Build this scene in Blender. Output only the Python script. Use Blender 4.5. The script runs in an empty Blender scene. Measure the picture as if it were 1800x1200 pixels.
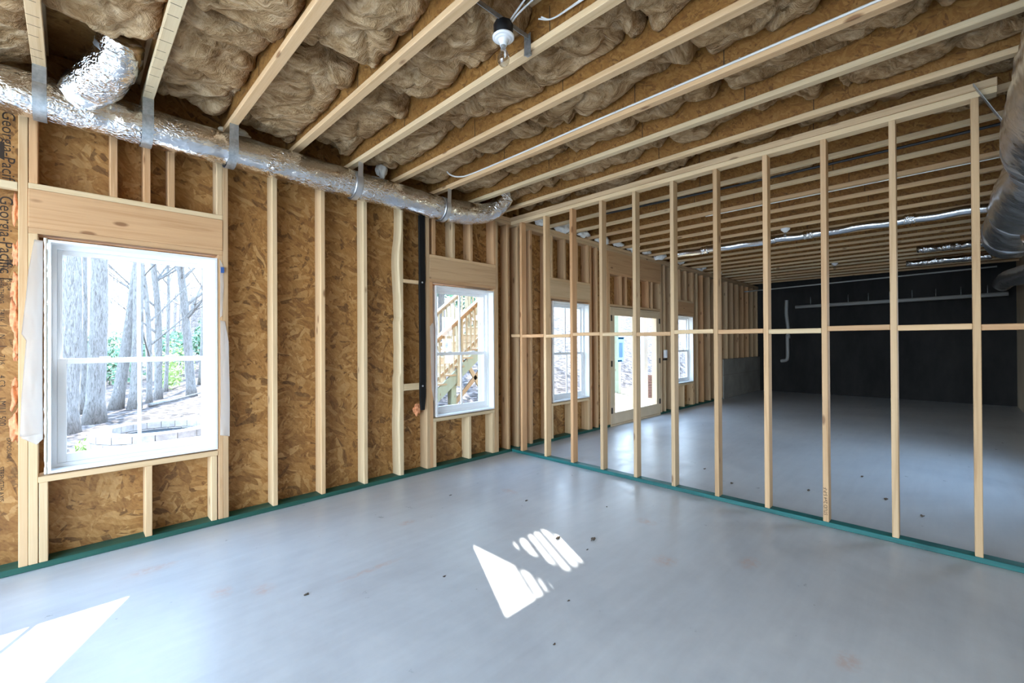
import bpy, bmesh, math, random
from mathutils import Vector, Matrix, noise
import numpy as np

random.seed(7)
scn = bpy.context.scene
COL = scn.collection

# ------------------------------------------------------------------ camera
CAM_F, CAM_A, CAM_P, CAM_R, CAM_H = 777.9, 0.7859, 0.0047, -0.0054, 1.4237
fw = Vector((math.cos(CAM_A)*math.cos(CAM_P), math.sin(CAM_A)*math.cos(CAM_P), math.sin(CAM_P)))
rt = Vector((math.sin(CAM_A), -math.cos(CAM_A), 0)); up = rt.cross(fw)
r2 = rt*math.cos(CAM_R)+up*math.sin(CAM_R); u2 = -rt*math.sin(CAM_R)+up*math.cos(CAM_R)
cd = bpy.data.cameras.new('camera'); cam = bpy.data.objects.new('camera', cd); COL.objects.link(cam)
M4 = Matrix((r2, u2, -fw)).transposed().to_4x4(); M4.translation = Vector((0, 0, CAM_H)); cam.matrix_world = M4
cd.sensor_width = 36; cd.lens = CAM_F/1800*36; cd.clip_start = 0.05; cd.clip_end = 300
scn.camera = cam

# ------------------------------------------------------------------ sky, sun, exposure
SKY, SUN, EXPO = 8.2, 17.0, 0.85
scn.view_settings.view_transform = 'Standard'; scn.view_settings.look = 'None'
scn.view_settings.exposure = EXPO; scn.view_settings.gamma = 1; scn.view_settings.use_curve_mapping = False
scn.cycles.use_denoising = True
scn.cycles.max_bounces = 10; scn.cycles.diffuse_bounces = 6; scn.cycles.glossy_bounces = 4
scn.cycles.transparent_max_bounces = 12; scn.cycles.sample_clamp_indirect = 12
scn.cycles.caustics_reflective = False; scn.cycles.caustics_refractive = False
wd = bpy.data.worlds.new('world'); scn.world = wd; wd.use_nodes = True
nt = wd.node_tree; nt.nodes.clear()
o_ = nt.nodes.new('ShaderNodeOutputWorld'); bg = nt.nodes.new('ShaderNodeBackground')
tc = nt.nodes.new('ShaderNodeTexCoord'); sx = nt.nodes.new('ShaderNodeSeparateXYZ'); cr = nt.nodes.new('ShaderNodeValToRGB')
nt.links.new(tc.outputs['Generated'], sx.inputs[0]); nt.links.new(sx.outputs['Z'], cr.inputs[0])
cr.color_ramp.elements[0].position = 0.0; cr.color_ramp.elements[0].color = (0.74, 0.88, 1.0, 1)
cr.color_ramp.elements[1].position = 0.7; cr.color_ramp.elements[1].color = (0.42, 0.66, 1.0, 1)
nt.links.new(cr.outputs[0], bg.inputs[0]); bg.inputs[1].default_value = SKY; nt.links.new(bg.outputs[0], o_.inputs[0])
SUN_DIR = Vector((0.474, 0.880, 0.676)).normalized()     # towards the sun
sl = bpy.data.lights.new('sun', 'SUN'); sl.energy = SUN; sl.angle = 0.0075; sl.color = (1.0, 0.95, 0.86)
so = bpy.data.objects.new('sun', sl); COL.objects.link(so); so.rotation_euler = SUN_DIR.to_track_quat('Z', 'Y').to_euler()

# ------------------------------------------------------------------ main dimensions
W = 4.141            # room face of the window wall
DEP = 0.140          # its stud depth
D = 4.123            # room face of the open partition
ZT = 2.99            # underside of top plates
ZJ = 3.085           # underside of joists
JD = 0.30            # joist depth
XW, XE, YS = -2.6, 14.55, -0.95
WINS = [(-0.103, 0.829, 0.600, 2.113), (2.925, 3.815, 0.597, 2.088), (4.985, 5.885, 0.56, 2.045), (8.94, 9.865, 0.555, 2.0)]
DOOR = (6.50, 8.29, 0.015, 2.04)

def portal(name, loc, rot, sx_, sy_):
    l = bpy.data.lights.new(name, 'AREA'); l.shape = 'RECTANGLE'; l.size = sx_; l.size_y = sy_
    l.cycles.is_portal = True
    o = bpy.data.objects.new(name, l); COL.objects.link(o); o.location = loc; o.rotation_euler = rot
for i, (a, b, c, d) in enumerate(WINS + [DOOR]):
    portal('daylight_portal', ((a+b)/2, W+0.16, (c+d)/2), (-math.pi/2, 0, 0), b-a, d-c)
WEST = [(-0.85, 4.05, 0.0, 2.85)]  # unseen wide opening added behind the camera to let in fill light
for (a, b, c, d) in WEST:
    portal('daylight_portal', (XW-0.02, (a+b)/2, (c+d)/2), (0, -math.pi/2, 0), d-c, b-a)

SOUTH = (5.7, 7.4, 0.90, 2.15)  # unseen opening added in the right wall to brighten the far room
portal('daylight_portal', ((SOUTH[0]+SOUTH[1])/2, YS-0.02, (SOUTH[2]+SOUTH[3])/2), (math.pi/2, 0, 0), SOUTH[1]-SOUTH[0], SOUTH[3]-SOUTH[2])

# ------------------------------------------------------------------ materials
MATS = {}
class NB:
    """tiny node builder"""
    def __init__(s, name):
        s.m = bpy.data.materials.new(name); s.m.use_nodes = True; s.t = s.m.node_tree; s.t.nodes.clear()
        s.out = s.n('ShaderNodeOutputMaterial'); MATS[name] = s.m
    def n(s, typ, ins=None, **kw):
        nd = s.t.nodes.new(typ)
        for k, v in kw.items(): setattr(nd, k, v)
        for k, v in (ins or {}).items(): s.set(nd, k, v)
        return nd
    def set(s, nd, k, v):
        sock = nd.inputs[k]
        if isinstance(v, bpy.types.Node): v = v.outputs[0]
        if isinstance(v, bpy.types.NodeSocket): s.t.links.new(v, sock)
        else: sock.default_value = v
    def ramp(s, fac, stops, interp='LINEAR'):
        r = s.n('ShaderNodeValToRGB', {0: fac}); r.color_ramp.interpolation = interp
        e = r.color_ramp.elements
        while len(e) < len(stops): e.new(0.5)
        for i, (p, c) in enumerate(stops):
            e[i].position = p; e[i].color = (c, c, c, 1) if isinstance(c, (int, float)) else (*c, 1)
        return r
    def math(s, op, a, b=0.0, c=0.0, clamp=False):
        return s.n('ShaderNodeMath', {0: a, 1: b, 2: c}, operation=op, use_clamp=clamp)
    def mix(s, f, a, b, blend='MIX'):
        nd = s.n('ShaderNodeMix', data_type='RGBA', blend_type=blend)
        for k, v in ((0, f), (6, a), (7, b)):
            if isinstance(v, tuple) and len(v) == 3: v = (*v, 1)
            s.set(nd, k, v)
        return nd.outputs[2]
    def map(s, vec, scale=(1, 1, 1), rot=(0, 0, 0), loc=(0, 0, 0)):
        return s.n('ShaderNodeMapping', {'Vector': vec, 'Scale': scale, 'Rotation': rot, 'Location': loc})
    def noise(s, vec, scale, detail=4, rough=0.55, dist=0.0):
        return s.n('ShaderNodeTexNoise', {'Vector': vec, 'Scale': scale, 'Detail': detail, 'Roughness': rough, 'Distortion': dist})
    def bsdf(s, color, rough=0.6, metal=0.0, bump=None, bstr=0.3, bdist=0.01, spec=0.5, **kw):
        b = s.n('ShaderNodeBsdfPrincipled')
        s.set(b, 'Base Color', (*color, 1) if isinstance(color, tuple) and len(color) == 3 else color)
        s.set(b, 'Roughness', rough); s.set(b, 'Metallic', metal); s.set(b, 'Specular IOR Level', spec)
        for k, v in kw.items(): s.set(b, k, v)
        if bump is not None:
            bp = s.n('ShaderNodeBump', {'Strength': bstr, 'Distance': bdist, 'Height': bump}); s.set(b, 'Normal', bp)
        s.t.links.new(b.outputs[0], s.out.inputs[0]); return b

def objcoord(b, randomize=True):
    tcn = b.n('ShaderNodeTexCoord').outputs['Object']
    if not randomize: return tcn, None
    oi = b.n('ShaderNodeObjectInfo')
    off = b.math('MULTIPLY', oi.outputs['Random'], 37.0)
    return b.n('ShaderNodeVectorMath', {0: tcn, 1: off}, operation='ADD').outputs[0], oi.outputs['Random']

def mk_pine(name, axis, light, dark, var=0.22):
    b = NB(name); v, rnd = objcoord(b)
    sc = [22, 22, 22]; sc[axis] = 0.9
    g = b.noise(b.map(v, tuple(sc)), 1.0, 5, 0.6, 1.2)
    sc2 = [150, 150, 150]; sc2[axis] = 3
    f = b.noise(b.map(v, tuple(sc2)), 1.0, 2, 0.5)
    c = b.ramp(g, [(0.25, dark), (0.5, light), (0.75, tuple(min(1, x*1.10) for x in light))])
    c = b.mix(0.22, c.outputs[0], b.ramp(f, [(0.35, dark), (0.65, light)]).outputs[0])
    ks = [7, 7, 7]; ks[axis] = 2.6
    k = b.n('ShaderNodeTexVoronoi', {'Vector': b.map(v, tuple(ks)), 'Scale': 1.0})
    km = b.ramp(k.outputs['Distance'], [(0.07, 1.0), (0.13, 0.0)])
    c = b.mix(b.math('MULTIPLY', km, 0.75), c, (0.17, 0.075, 0.03))
    hv = b.n('ShaderNodeHueSaturation', {'Hue': b.math('MULTIPLY_ADD', rnd, 0.020, 0.489), 'Saturation': b.math('MULTIPLY_ADD', rnd, -0.25, 1.12),
                                         'Value': b.math('MULTIPLY_ADD', b.math('FRACT', b.math('MULTIPLY', rnd, 7.31)), var, 1.0-var/2), 'Color': c})
    b.bsdf(hv.outputs[0], 0.62, bump=f, bstr=0.15, bdist=0.002, spec=0.3)
PL, PD = (0.605, 0.395, 0.215), (0.44, 0.250, 0.112)
for i, a in enumerate('xyz'): mk_pine('pine_'+a, i, PL, PD)
for i, a in enumerate('xyz'): mk_pine('pale_pine_'+a, i, (0.675, 0.495, 0.290), (0.54, 0.355, 0.180), 0.12)
mk_pine('tan_pine_z', 2, (0.55, 0.34, 0.17), (0.39, 0.21, 0.09), 0.15)
mk_pine('deck_x', 0, (0.38, 0.275, 0.165), (0.28, 0.19, 0.105)); mk_pine('deck_z', 2, (0.36, 0.29, 0.18), (0.28, 0.215, 0.125))
mk_pine('treated_post_z', 2, (0.29, 0.335, 0.255), (0.24, 0.275, 0.20), 0.1)

def mk_osb(name, cols, dark, plane, strand=1.0):
    """strands lie at random angles in the plane whose normal is axis `plane`"""
    b = NB(name); v, rnd = objcoord(b)
    wv = b.noise(v, 2.6, 2, 0.5)
    wob = b.n('ShaderNodeVectorMath', {0: v, 1: b.n('ShaderNodeVectorMath', {0: wv.outputs['Color'], 'Scale': 0.20}, operation='SCALE').outputs[0]}, operation='ADD').outputs[0]
    layers = []
    for ang, k in ((0.35, 1.0), (1.15, 1.2), (1.9, 0.9), (2.75, 1.1)):
        r = [0, 0, 0]; r[plane] = ang; sc = [0, 0, 0]; sc[plane] = 6; o1, o2 = [q for q in range(3) if q != plane]
        sc[o1] = 6.5*k*strand; sc[o2] = 34*k*strand
        vo = b.n('ShaderNodeTexVoronoi', {'Vector': b.map(b.map(wob, rot=tuple(r)), tuple(sc)), 'Scale': 1.0, 'Randomness': 1.0}); layers.append(vo)
    c = layers[0].outputs['Color']
    for i, vo in enumerate(layers[1:]):
        sel = b.noise(b.map(v, loc=(5.3*i, 3.1*i, 8.7*i)), 10.0*strand, 3, 0.6, 0.8)
        c = b.mix(b.ramp(sel, [(0.50, 0.0), (0.54, 1.0)]), c, vo.outputs['Color'])
    val = b.n('ShaderNodeSeparateColor', {0: c}).outputs[0]
    rc = b.ramp(val, [(0.0, dark), (0.06, dark), (0.12, cols[0]), (0.40, cols[1]), (0.72, cols[2]), (1.0, cols[3])])
    fine = b.noise(b.map(b.map(wob, rot=tuple(0.7 if q == plane else 0 for q in range(3))), (70, 70, 24)), 1.0, 4, 0.65)
    c2 = b.mix(0.38, rc.outputs[0], b.ramp(fine, [(0.32, cols[0]), (0.55, cols[2]), (0.72, cols[3])]).outputs[0])
    big = b.noise(v, 1.4, 4, 0.65)
    c2 = b.mix(b.ramp(big, [(0.42, 0.0), (0.75, 0.45)]), c2, cols[0])
    b.bsdf(c2, 0.6, bump=val, bstr=0.25, bdist=0.003, spec=0.35)
mk_osb('osb', [(0.175, 0.075, 0.020), (0.315, 0.148, 0.041), (0.42, 0.222, 0.071), (0.57, 0.35, 0.145)], (0.06, 0.024, 0.008), 1, 0.72)
mk_osb('web_osb', [(0.19, 0.080, 0.018), (0.285, 0.128, 0.030), (0.35, 0.168, 0.042), (0.43, 0.23, 0.072)], (0.11, 0.045, 0.013), 0, 1.6)

b = NB('concrete_floor'); v, _ = objcoord(b, False)
n1 = b.noise(v, 0.7, 6, 0.6, 0.6); n2 = b.noise(v, 7.0, 5, 0.65); n3 = b.noise(b.map(v, (1.6, 14, 1), (0, 0, 0.5)), 1.0, 4, 0.6)
c = b.ramp(n1, [(0.34, (0.40, 0.425, 0.455)), (0.50, (0.51, 0.535, 0.56)), (0.66, (0.60, 0.62, 0.63))])
c = b.mix(0.28, c.outputs[0], b.ramp(n2, [(0.3, (0.40, 0.42, 0.44)), (0.7, (0.62, 0.635, 0.64))]).outputs[0])
c = b.mix(0.20, c, b.ramp(n3, [(0.3, (0.40, 0.40, 0.41)), (0.7, (0.61, 0.63, 0.64))]).outputs[0])
blot = b.noise(v, 26.0, 3, 0.7)
for (px, py, rx, ry) in [(0.37, 3.62, .18, .07), (0.62, 3.0, .07, .09), (0.80, 2.86, .07, .08), (1.35, 2.62, .26, .035), (3.0, 3.05, .06, .12), (2.75, 1.35, .10, .09), (1.9, 3.1, .09, .05), (3.25, 1.75, .07, .1), (3.1, 0.95, .12, .07), (2.45, .35, .1, .06)]:
    d = b.n('ShaderNodeVectorMath', {0: b.map(v, (1/rx, 1/ry, 0), (0, 0, 0), (-px/rx, -py/ry, 0))}, operation='LENGTH').outputs['Value']
    mk = b.math('MULTIPLY', b.ramp(d, [(0.35, 0.5), (1.0, 0.0)]), b.ramp(blot, [(0.4, 0.15), (0.6, 1.0)]))
    c = b.mix(mk, c, (0.52, 0.33, 0.26))
spk = b.n('ShaderNodeTexVoronoi', {'Vector': v, 'Scale': 5.0}); sm = b.ramp(spk.outputs['Distance'], [(0.018, 0.55), (0.035, 0.0)])
c = b.mix(sm, c, (0.20, 0.19, 0.18))
rg = b.ramp(n2, [(0.3, 0.27), (0.7, 0.44)])
b.bsdf(c, rg.outputs[0], bump=n2, bstr=0.06, bdist=0.01, spec=0.6)

b = NB('concrete_wall'); v, _ = objcoord(b, False); n1 = b.noise(v, 1.2, 6, 0.65); n2 = b.noise(v, 12, 4, 0.6)
sp = b.n('ShaderNodeSeparateXYZ', {0: v}); ln = b.math('PINGPONG', sp.outputs['Z'], 0.3)
c = b.ramp(n1, [(0.3, (0.20, 0.185, 0.16)), (0.7, (0.36, 0.34, 0.30))])
c = b.mix(b.ramp(ln, [(0.004, 0.35), (0.012, 0.0)]), c.outputs[0], (0.14, 0.12, 0.10))
b.bsdf(c, 0.85, bump=n2, bstr=0.25, bdist=0.01)
b = NB('shade_dark_wall'); v, _ = objcoord(b, False); n1 = b.noise(b.map(v, (1, 1, 0.4)), 1.3, 5, 0.65); n2 = b.noise(v, 12, 4, 0.6)
b.bsdf(b.ramp(n1, [(0.35, (0.006, 0.006, 0.006)), (0.7, (0.026, 0.024, 0.023))]).outputs[0], 0.85, bump=n2, bstr=0.25, bdist=0.01)  # near-black colour stands in for the shade at the far end
b = NB('tan_wall'); v, _ = objcoord(b, False); n1 = b.noise(b.map(v, (1.5, 1.5, 0.6)), 1.6, 6, 0.65)
b.bsdf(b.ramp(n1, [(0.3, (0.46, 0.36, 0.24)), (0.7, (0.66, 0.54, 0.39))]).outputs[0], 0.85, bump=n1, bstr=0.2)
b = NB('treated_green'); v, rnd = objcoord(b); n1 = b.noise(b.map(v, (3, 30, 30)), 1.0, 4, 0.6)
b.bsdf(b.ramp(n1, [(0.3, (0.008, 0.058, 0.040)), (0.7, (0.018, 0.110, 0.080))]).outputs[0], 0.55, bump=n1, bstr=0.2)
b = NB('treated_teal'); v, rnd = objcoord(b); n1 = b.noise(b.map(v, (30, 2, 30)), 1.0, 4, 0.6); n2 = b.noise(v, 3.0, 4, 0.6)
c = b.ramp(n1, [(0.3, (0.004, 0.085, 0.082)), (0.7, (0.018, 0.165, 0.155))])
b.bsdf(b.mix(b.ramp(n2, [(0.55, 0.0), (0.75, 0.45)]), c.outputs[0], (0.003, 0.045, 0.045)), 0.5, bump=n1, bstr=0.2)

b = NB('fiberglass'); v, rnd = objcoord(b)
def warp(b, v, sc, amt, loc=(0, 0, 0)):
    n = b.noise(b.map(v, loc=loc), sc, 3, 0.6); cc = b.n('ShaderNodeVectorMath', {0: n.outputs['Color'], 1: (0.5, 0.5, 0.5)}, operation='SUBTRACT').outputs[0]
    return b.n('ShaderNodeVectorMath', {0: v, 1: b.n('ShaderNodeVectorMath', {0: cc, 'Scale': amt}, operation='SCALE').outputs[0]}, operation='ADD').outputs[0]
wv = warp(b, warp(b, v, 1.5, 0.55), 5.0, 0.07, (3, 1, 7))
f1 = b.noise(wv, 5.5, 6, 0.66, 0.25)
f2 = b.noise(b.map(b.map(wv, rot=(0, 0, 0.75)), (3.2, 15, 9)), 1.0, 5, 0.62, 0.35)
f3 = b.noise(b.map(b.map(wv, rot=(0, 0, 0.35)), (7, 40, 14)), 1.0, 4, 0.62, 0.3)
f4 = b.noise(b.map(wv, (110, 110, 110)), 1.0, 2, 0.6)
STP = [(0.33, (0.075, 0.038, 0.015)), (0.43, (0.26, 0.150, 0.068)), (0.53, (0.46, 0.305, 0.160)), (0.66, (0.74, 0.56, 0.36))]
c = b.ramp(f1, STP)
c = b.mix(0.5, c.outputs[0], b.ramp(f2, STP).outputs[0])
c = b.mix(0.24, c, b.ramp(f3, STP).outputs[0])
hh = b.math('ADD', b.math('MULTIPLY', f1, 1.0), b.math('MULTIPLY', f2, 0.8)); hh = b.math('ADD', hh, b.math('MULTIPLY', f3, 0.22)); hh = b.math('ADD', hh, b.math('MULTIPLY', f4, 0.04))
b.bsdf(c, 0.95, bump=hh, bstr=0.8, bdist=0.06, spec=0.03)

b = NB('foil'); v, rnd = objcoord(b)
wv = warp(b, v, 9.0, 0.10)
v1 = b.n('ShaderNodeTexVoronoi', {'Vector': b.map(wv, (11, 24, 24)), 'Scale': 1.0}, feature='DISTANCE_TO_EDGE'); v2 = b.n('ShaderNodeTexVoronoi', {'Vector': b.map(wv, (30, 52, 52)), 'Scale': 1.0}, feature='DISTANCE_TO_EDGE')
n1 = b.noise(wv, 16, 4, 0.65, 1.0); msk = b.ramp(b.noise(v, 4.0, 2, 0.5), [(0.42, 0.15), (0.6, 1.0)])
hh = b.math('ADD', b.math('MULTIPLY', v1.outputs['Distance'], 0.9), b.math('MULTIPLY', v2.outputs['Distance'], 0.5)); hh = b.math('ADD', hh, b.math('MULTIPLY', n1, 0.35)); hh = b.math('MULTIPLY', hh, msk)
b.bsdf((0.80, 0.80, 0.81), 0.15, 1.0, bump=hh, bstr=0.8, bdist=0.022)
b = NB('trunk_foil'); v, rnd = objcoord(b); wv = warp(b, v, 5.0, 0.15); n1 = b.noise(b.map(wv, (16, 5, 5)), 1.0, 5, 0.62, 0.6); v1 = b.n('ShaderNodeTexVoronoi', {'Vector': b.map(wv, (18, 9, 9)), 'Scale': 1.0}, feature='DISTANCE_TO_EDGE')
hh = b.math('ADD', b.math('MULTIPLY', n1, 0.6), b.math('MULTIPLY', v1.outputs['Distance'], 0.25))
b.bsdf((0.90, 0.90, 0.91), 0.27, 1.0, bump=hh, bstr=0.45, bdist=0.016)
b = NB('smooth_foil'); v, rnd = objcoord(b); n1 = b.noise(v, 14, 4, 0.6, 1.0)
b.bsdf((0.72, 0.73, 0.75), 0.26, 1.0, bump=n1, bstr=0.25, bdist=0.02)
b = NB('tape'); v, rnd = objcoord(b); n1 = b.noise(v, 30, 3, 0.6)
b.bsdf((0.62, 0.63, 0.65), 0.36, 0.85, bump=n1, bstr=0.2, bdist=0.01)
b = NB('galvanized'); v, rnd = objcoord(b); n1 = b.noise(v, 40, 3, 0.6)
b.bsdf(b.ramp(n1, [(0.3, (0.33, 0.36, 0.38)), (0.7, (0.52, 0.55, 0.57))]).outputs[0], 0.42, 0.8)
def plain(name, col, rough=0.5, metal=0.0, spec=0.5, nscale=None, var=0.12):
    b = NB(name)
    if nscale:
        v, rnd = objcoord(b); n1 = b.noise(v, nscale, 4, 0.6)
        col2 = tuple(x*(1-var) for x in col); col3 = tuple(min(1, x*(1+var)) for x in col)
        b.bsdf(b.ramp(n1, [(0.3, col2), (0.7, col3)]).outputs[0], rough, metal, bump=n1, bstr=0.12, spec=spec)
    else: b.bsdf(col, rough, metal, spec=spec)
plain('vinyl', (0.80, 0.81, 0.82), 0.35, nscale=5, var=0.02)
plain('liner', (0.78, 0.78, 0.77), 0.45, nscale=6, var=0.03)
plain('foam', (0.72, 0.66, 0.55), 0.9, nscale=40)
plain('white_foam', (0.80, 0.80, 0.78), 0.9, nscale=30)
plain('wrap_print', (0.03, 0.09, 0.28), 0.6)
plain('black_plastic', (0.008, 0.008, 0.009), 0.5)
plain('black_strip', (0.005, 0.005, 0.005), 0.6, spec=0.25, nscale=8, var=0.3)
plain('bolt', (0.55, 0.55, 0.55), 0.35, 1.0)
plain('porcelain', (0.82, 0.83, 0.84), 0.18)
plain('brass', (0.55, 0.52, 0.48), 0.3, 1.0)
plain('cable_white', (0.74, 0.73, 0.70), 0.45)
plain('pvc', (0.36, 0.36, 0.35), 0.4)
plain('copper', (0.5, 0.26, 0.16), 0.35, 1.0)
plain('ink', (0.035, 0.022, 0.014), 0.8)
plain('orange_fuzz', (0.72, 0.30, 0.14), 0.9, nscale=40, var=0.3)
plain('door_paint', (0.62, 0.47, 0.30), 0.5, nscale=5, var=0.05)
plain('hinge', (0.06, 0.05, 0.045), 0.4, 0.8)
for nm_, cc_ in (('paper_blue', (0.45, 0.70, 0.92, 1)), ('paper_grey', (0.45, 0.53, 0.62, 1)), ('wrap', (0.90, 0.87, 0.84, 1))):
    b = NB(nm_); df = b.n('ShaderNodeBsdfDiffuse', {'Color': cc_}); tl = b.n('ShaderNodeBsdfTranslucent', {'Color': cc_})
    ms = b.n('ShaderNodeMixShader', {0: 0.12 if nm_ == 'wrap' else 0.7, 1: df, 2: tl}); b.t.links.new(ms.outputs[0], b.out.inputs[0])
plain('tape_blue', (0.03, 0.20, 0.42), 0.6)
plain('stone', (0.30, 0.28, 0.265), 0.9, nscale=12, var=0.25)
plain('char', (0.02, 0.025, 0.03), 0.9)
plain('brick', (0.15, 0.085, 0.07), 0.9, nscale=25, var=0.35)
plain('debris', (0.10, 0.075, 0.055), 0.9, nscale=60, var=0.4)
plain('blue_white', (0.62, 0.74, 0.82), 0.5)
plain('leaf', (0.10, 0.19, 0.10), 0.6, nscale=3, var=0.4)
plain('leaf_pale', (0.30, 0.40, 0.12), 0.6, nscale=3, var=0.3)
plain('patio', (0.62, 0.60, 0.56), 0.8, nscale=2)  # pale tone for the apron added to bounce light indoors
plain('twig', (0.34, 0.30, 0.28), 0.9, nscale=9, var=0.3)
b = NB('bark'); v, rnd = objcoord(b); n1 = b.noise(b.map(v, (42, 42, 7)), 1.0, 5, 0.65, 1.0)
b.bsdf(b.ramp(n1, [(0.35, (0.085, 0.078, 0.073)), (0.5, (0.18, 0.172, 0.165)), (0.7, (0.27, 0.26, 0.252))]).outputs[0], 0.95, bump=n1, bstr=0.8, bdist=0.04)
b = NB('leaf_litter'); v, _ = objcoord(b, False)
vo = b.n('ShaderNodeTexVoronoi', {'Vector': v, 'Scale': 9.0}); n1 = b.noise(v, 0.5, 5, 0.6); n2 = b.noise(v, 5, 5, 0.7)
c = b.ramp(b.n('ShaderNodeSeparateColor', {0: vo.outputs['Color']}).outputs[0], [(0.0, (0.020, 0.016, 0.014)), (0.4, (0.085, 0.068, 0.064)), (1.0, (0.20, 0.165, 0.157))])
c = b.mix(b.ramp(n2, [(0.4, 0.0), (0.6, 0.5)]), c.outputs[0], (0.022, 0.018, 0.017))
sp = b.n('ShaderNodeSeparateXYZ', {0: v})
st = b.math('MULTIPLY', b.ramp(b.math('MULTIPLY', sp.outputs['X'], 0.1), [(0.40, 0.0), (0.55, 1.0)]), b.ramp(b.math('MULTIPLY', b.math('ADD', sp.outputs['Y'], b.math('MULTIPLY', n1, 2.0)), 0.1), [(0.78, 1.0), (0.90, 0.0)]))
c = b.mix(st, c, b.ramp(n2, [(0.35, (0.12, 0.09, 0.05)), (0.6, (0.46, 0.37, 0.22))]).outputs[0])
b.bsdf(c, 0.95, bump=vo.outputs['Distance'], bstr=0.5, bdist=0.03, spec=0.1)
for nm_, tint, k_ in (('glass', (0.97, 0.98, 0.985, 1), 0.5), ('bulb_glass', (0.80, 0.80, 0.79, 1), 2.6)):
    b = NB(nm_)
    tr = b.n('ShaderNodeBsdfTransparent', {'Color': tint}); gl = b.n('ShaderNodeBsdfGlossy', {'Roughness': 0.02, 'Color': (1, 1, 1, 1)})
    lw = b.n('ShaderNodeLayerWeight', {'Blend': 0.5}); f_ = b.math('MULTIPLY_ADD', b.math('POWER', lw.outputs['Facing'], 5.0), 0.9*k_, 0.04*k_, clamp=True)
    ms = b.n('ShaderNodeMixShader', {0: f_, 1: tr, 2: gl}); b.t.links.new(ms.outputs[0], b.out.inputs[0])

# ------------------------------------------------------------------ object helpers
def link(name, me, mat=None, parent=None, loc=(0, 0, 0)):
    o = bpy.data.objects.new(name, me); COL.objects.link(o); o.location = loc
    if mat and not me.materials: me.materials.append(MATS[mat])
    if parent: o.parent = parent
    return o
def tag(o, label, cat, group=None, kind=None):
    o['label'] = label; o['category'] = cat
    if group: o['group'] = group
    if kind: o['kind'] = kind
    return o
def struct(o, label, cat):
    o['label'] = label; o['category'] = cat; o['kind'] = 'structure'; return o
def empty(name, loc):
    o = bpy.data.objects.new(name, None); COL.objects.link(o); o.location = loc; o.empty_display_size = 0.1; return o
BOXC = {}
def box_me(sx, sy, sz, bev=0.003):
    bm = bmesh.new(); bmesh.ops.create_cube(bm, size=1.0); bmesh.ops.scale(bm, vec=(sx, sy, sz), verts=bm.verts)
    if bev: bmesh.ops.bevel(bm, geom=list(bm.edges), offset=min(bev, min(sx, sy, sz)*0.3), segments=1, affect='EDGES')
    me = bpy.data.meshes.new('box'); bm.to_mesh(me); bm.free(); return me
def box(name, lo, hi, mat, parent=None, bev=0.003):
    """axis-aligned board from corner to corner; origin at its centre"""
    lo, hi = Vector(lo), Vector(hi); s = hi-lo; key = (round(s.x, 4), round(s.y, 4), round(s.z, 4), mat, bev)
    if key not in BOXC:
        me = box_me(*s, bev); me.materials.append(MATS[mat]); BOXC[key] = me
    o = bpy.data.objects.new(name, BOXC[key]); COL.objects.link(o)
    c = (lo+hi)/2
    if parent: o.parent = parent; c = c-parent.location
    o.location = c; return o
def pts_box(bm, lo, hi):
    r = bmesh.ops.create_cube(bm, size=1.0); lo, hi = Vector(lo), Vector(hi)
    bmesh.ops.scale(bm, vec=hi-lo, verts=r['verts']); bmesh.ops.translate(bm, vec=(lo+hi)/2, verts=r['verts'])
def multi(name, boxes, mat, parent=None, bev=0.0):
    bm = bmesh.new()
    for lo, hi in boxes: pts_box(bm, lo, hi)
    if bev: bmesh.ops.bevel(bm, geom=list(bm.edges), offset=bev, segments=1, affect='EDGES')
    me = bpy.data.meshes.new(name); bm.to_mesh(me); bm.free()
    o = link(name, me, mat, parent)
    if parent: o.location = -parent.location
    return o
def smooth(me):
    for p in me.polygons: p.use_smooth = True
def sweep_bm(bm, pts, radii, seg=12, cap=True, disp=None):
    pts = [Vector(p) for p in pts]; n = len(pts)
    if isinstance(radii, (int, float)): radii = [radii]*n
    rings = []; ref = None
    for i in range(n):
        t = (pts[min(i+1, n-1)]-pts[max(i-1, 0)]).normalized()
        if ref is None: ref = Vector((0, 0, 1)) if abs(t.z) < 0.9 else Vector((1, 0, 0))
        a = t.cross(ref).normalized(); ref = a.cross(t).normalized()
        ring = []
        for k in range(seg):
            th = 2*math.pi*k/seg; d = a*math.cos(th)+ref*math.sin(th); r = radii[i]
            if disp: r = r*(1+disp(i, th, pts[i]+d*r))
            ring.append(bm.verts.new(pts[i]+d*r))
        rings.append(ring)
    for i in range(n-1):
        for k in range(seg):
            bm.faces.new((rings[i][k], rings[i][(k+1) % seg], rings[i+1][(k+1) % seg], rings[i+1][k]))
    if cap:
        bm.faces.new(rings[0][::-1]); bm.faces.new(rings[-1])
def sweep(name, pts, radii, mat, seg=12, parent=None, disp=None, cap=True, sm=True):
    bm = bmesh.new(); sweep_bm(bm, pts, radii, seg, cap, disp); bmesh.ops.recalc_face_normals(bm, faces=bm.faces)
    me = bpy.data.meshes.new(name); bm.to_mesh(me); bm.free()
    if sm: smooth(me)
    o = link(name, me, mat, parent)
    if parent: o.location = -parent.location
    return o
def spline(ctrl, n):
    """Catmull-Rom through control points"""
    c = [Vector(p) for p in ctrl]; c = [c[0]*2-c[1]]+c+[c[-1]*2-c[-2]]; out = []
    segs = len(c)-3
    for j in range(n+1):
        u = j/n*segs; i = min(int(u), segs-1); t = u-i
        p0, p1, p2, p3 = c[i:i+4]
        out.append(0.5*((2*p1)+(p2-p0)*t+(2*p0-5*p1+4*p2-p3)*t*t+(3*p1-p0-3*p2+p3)*t**3))
    return out
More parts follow.
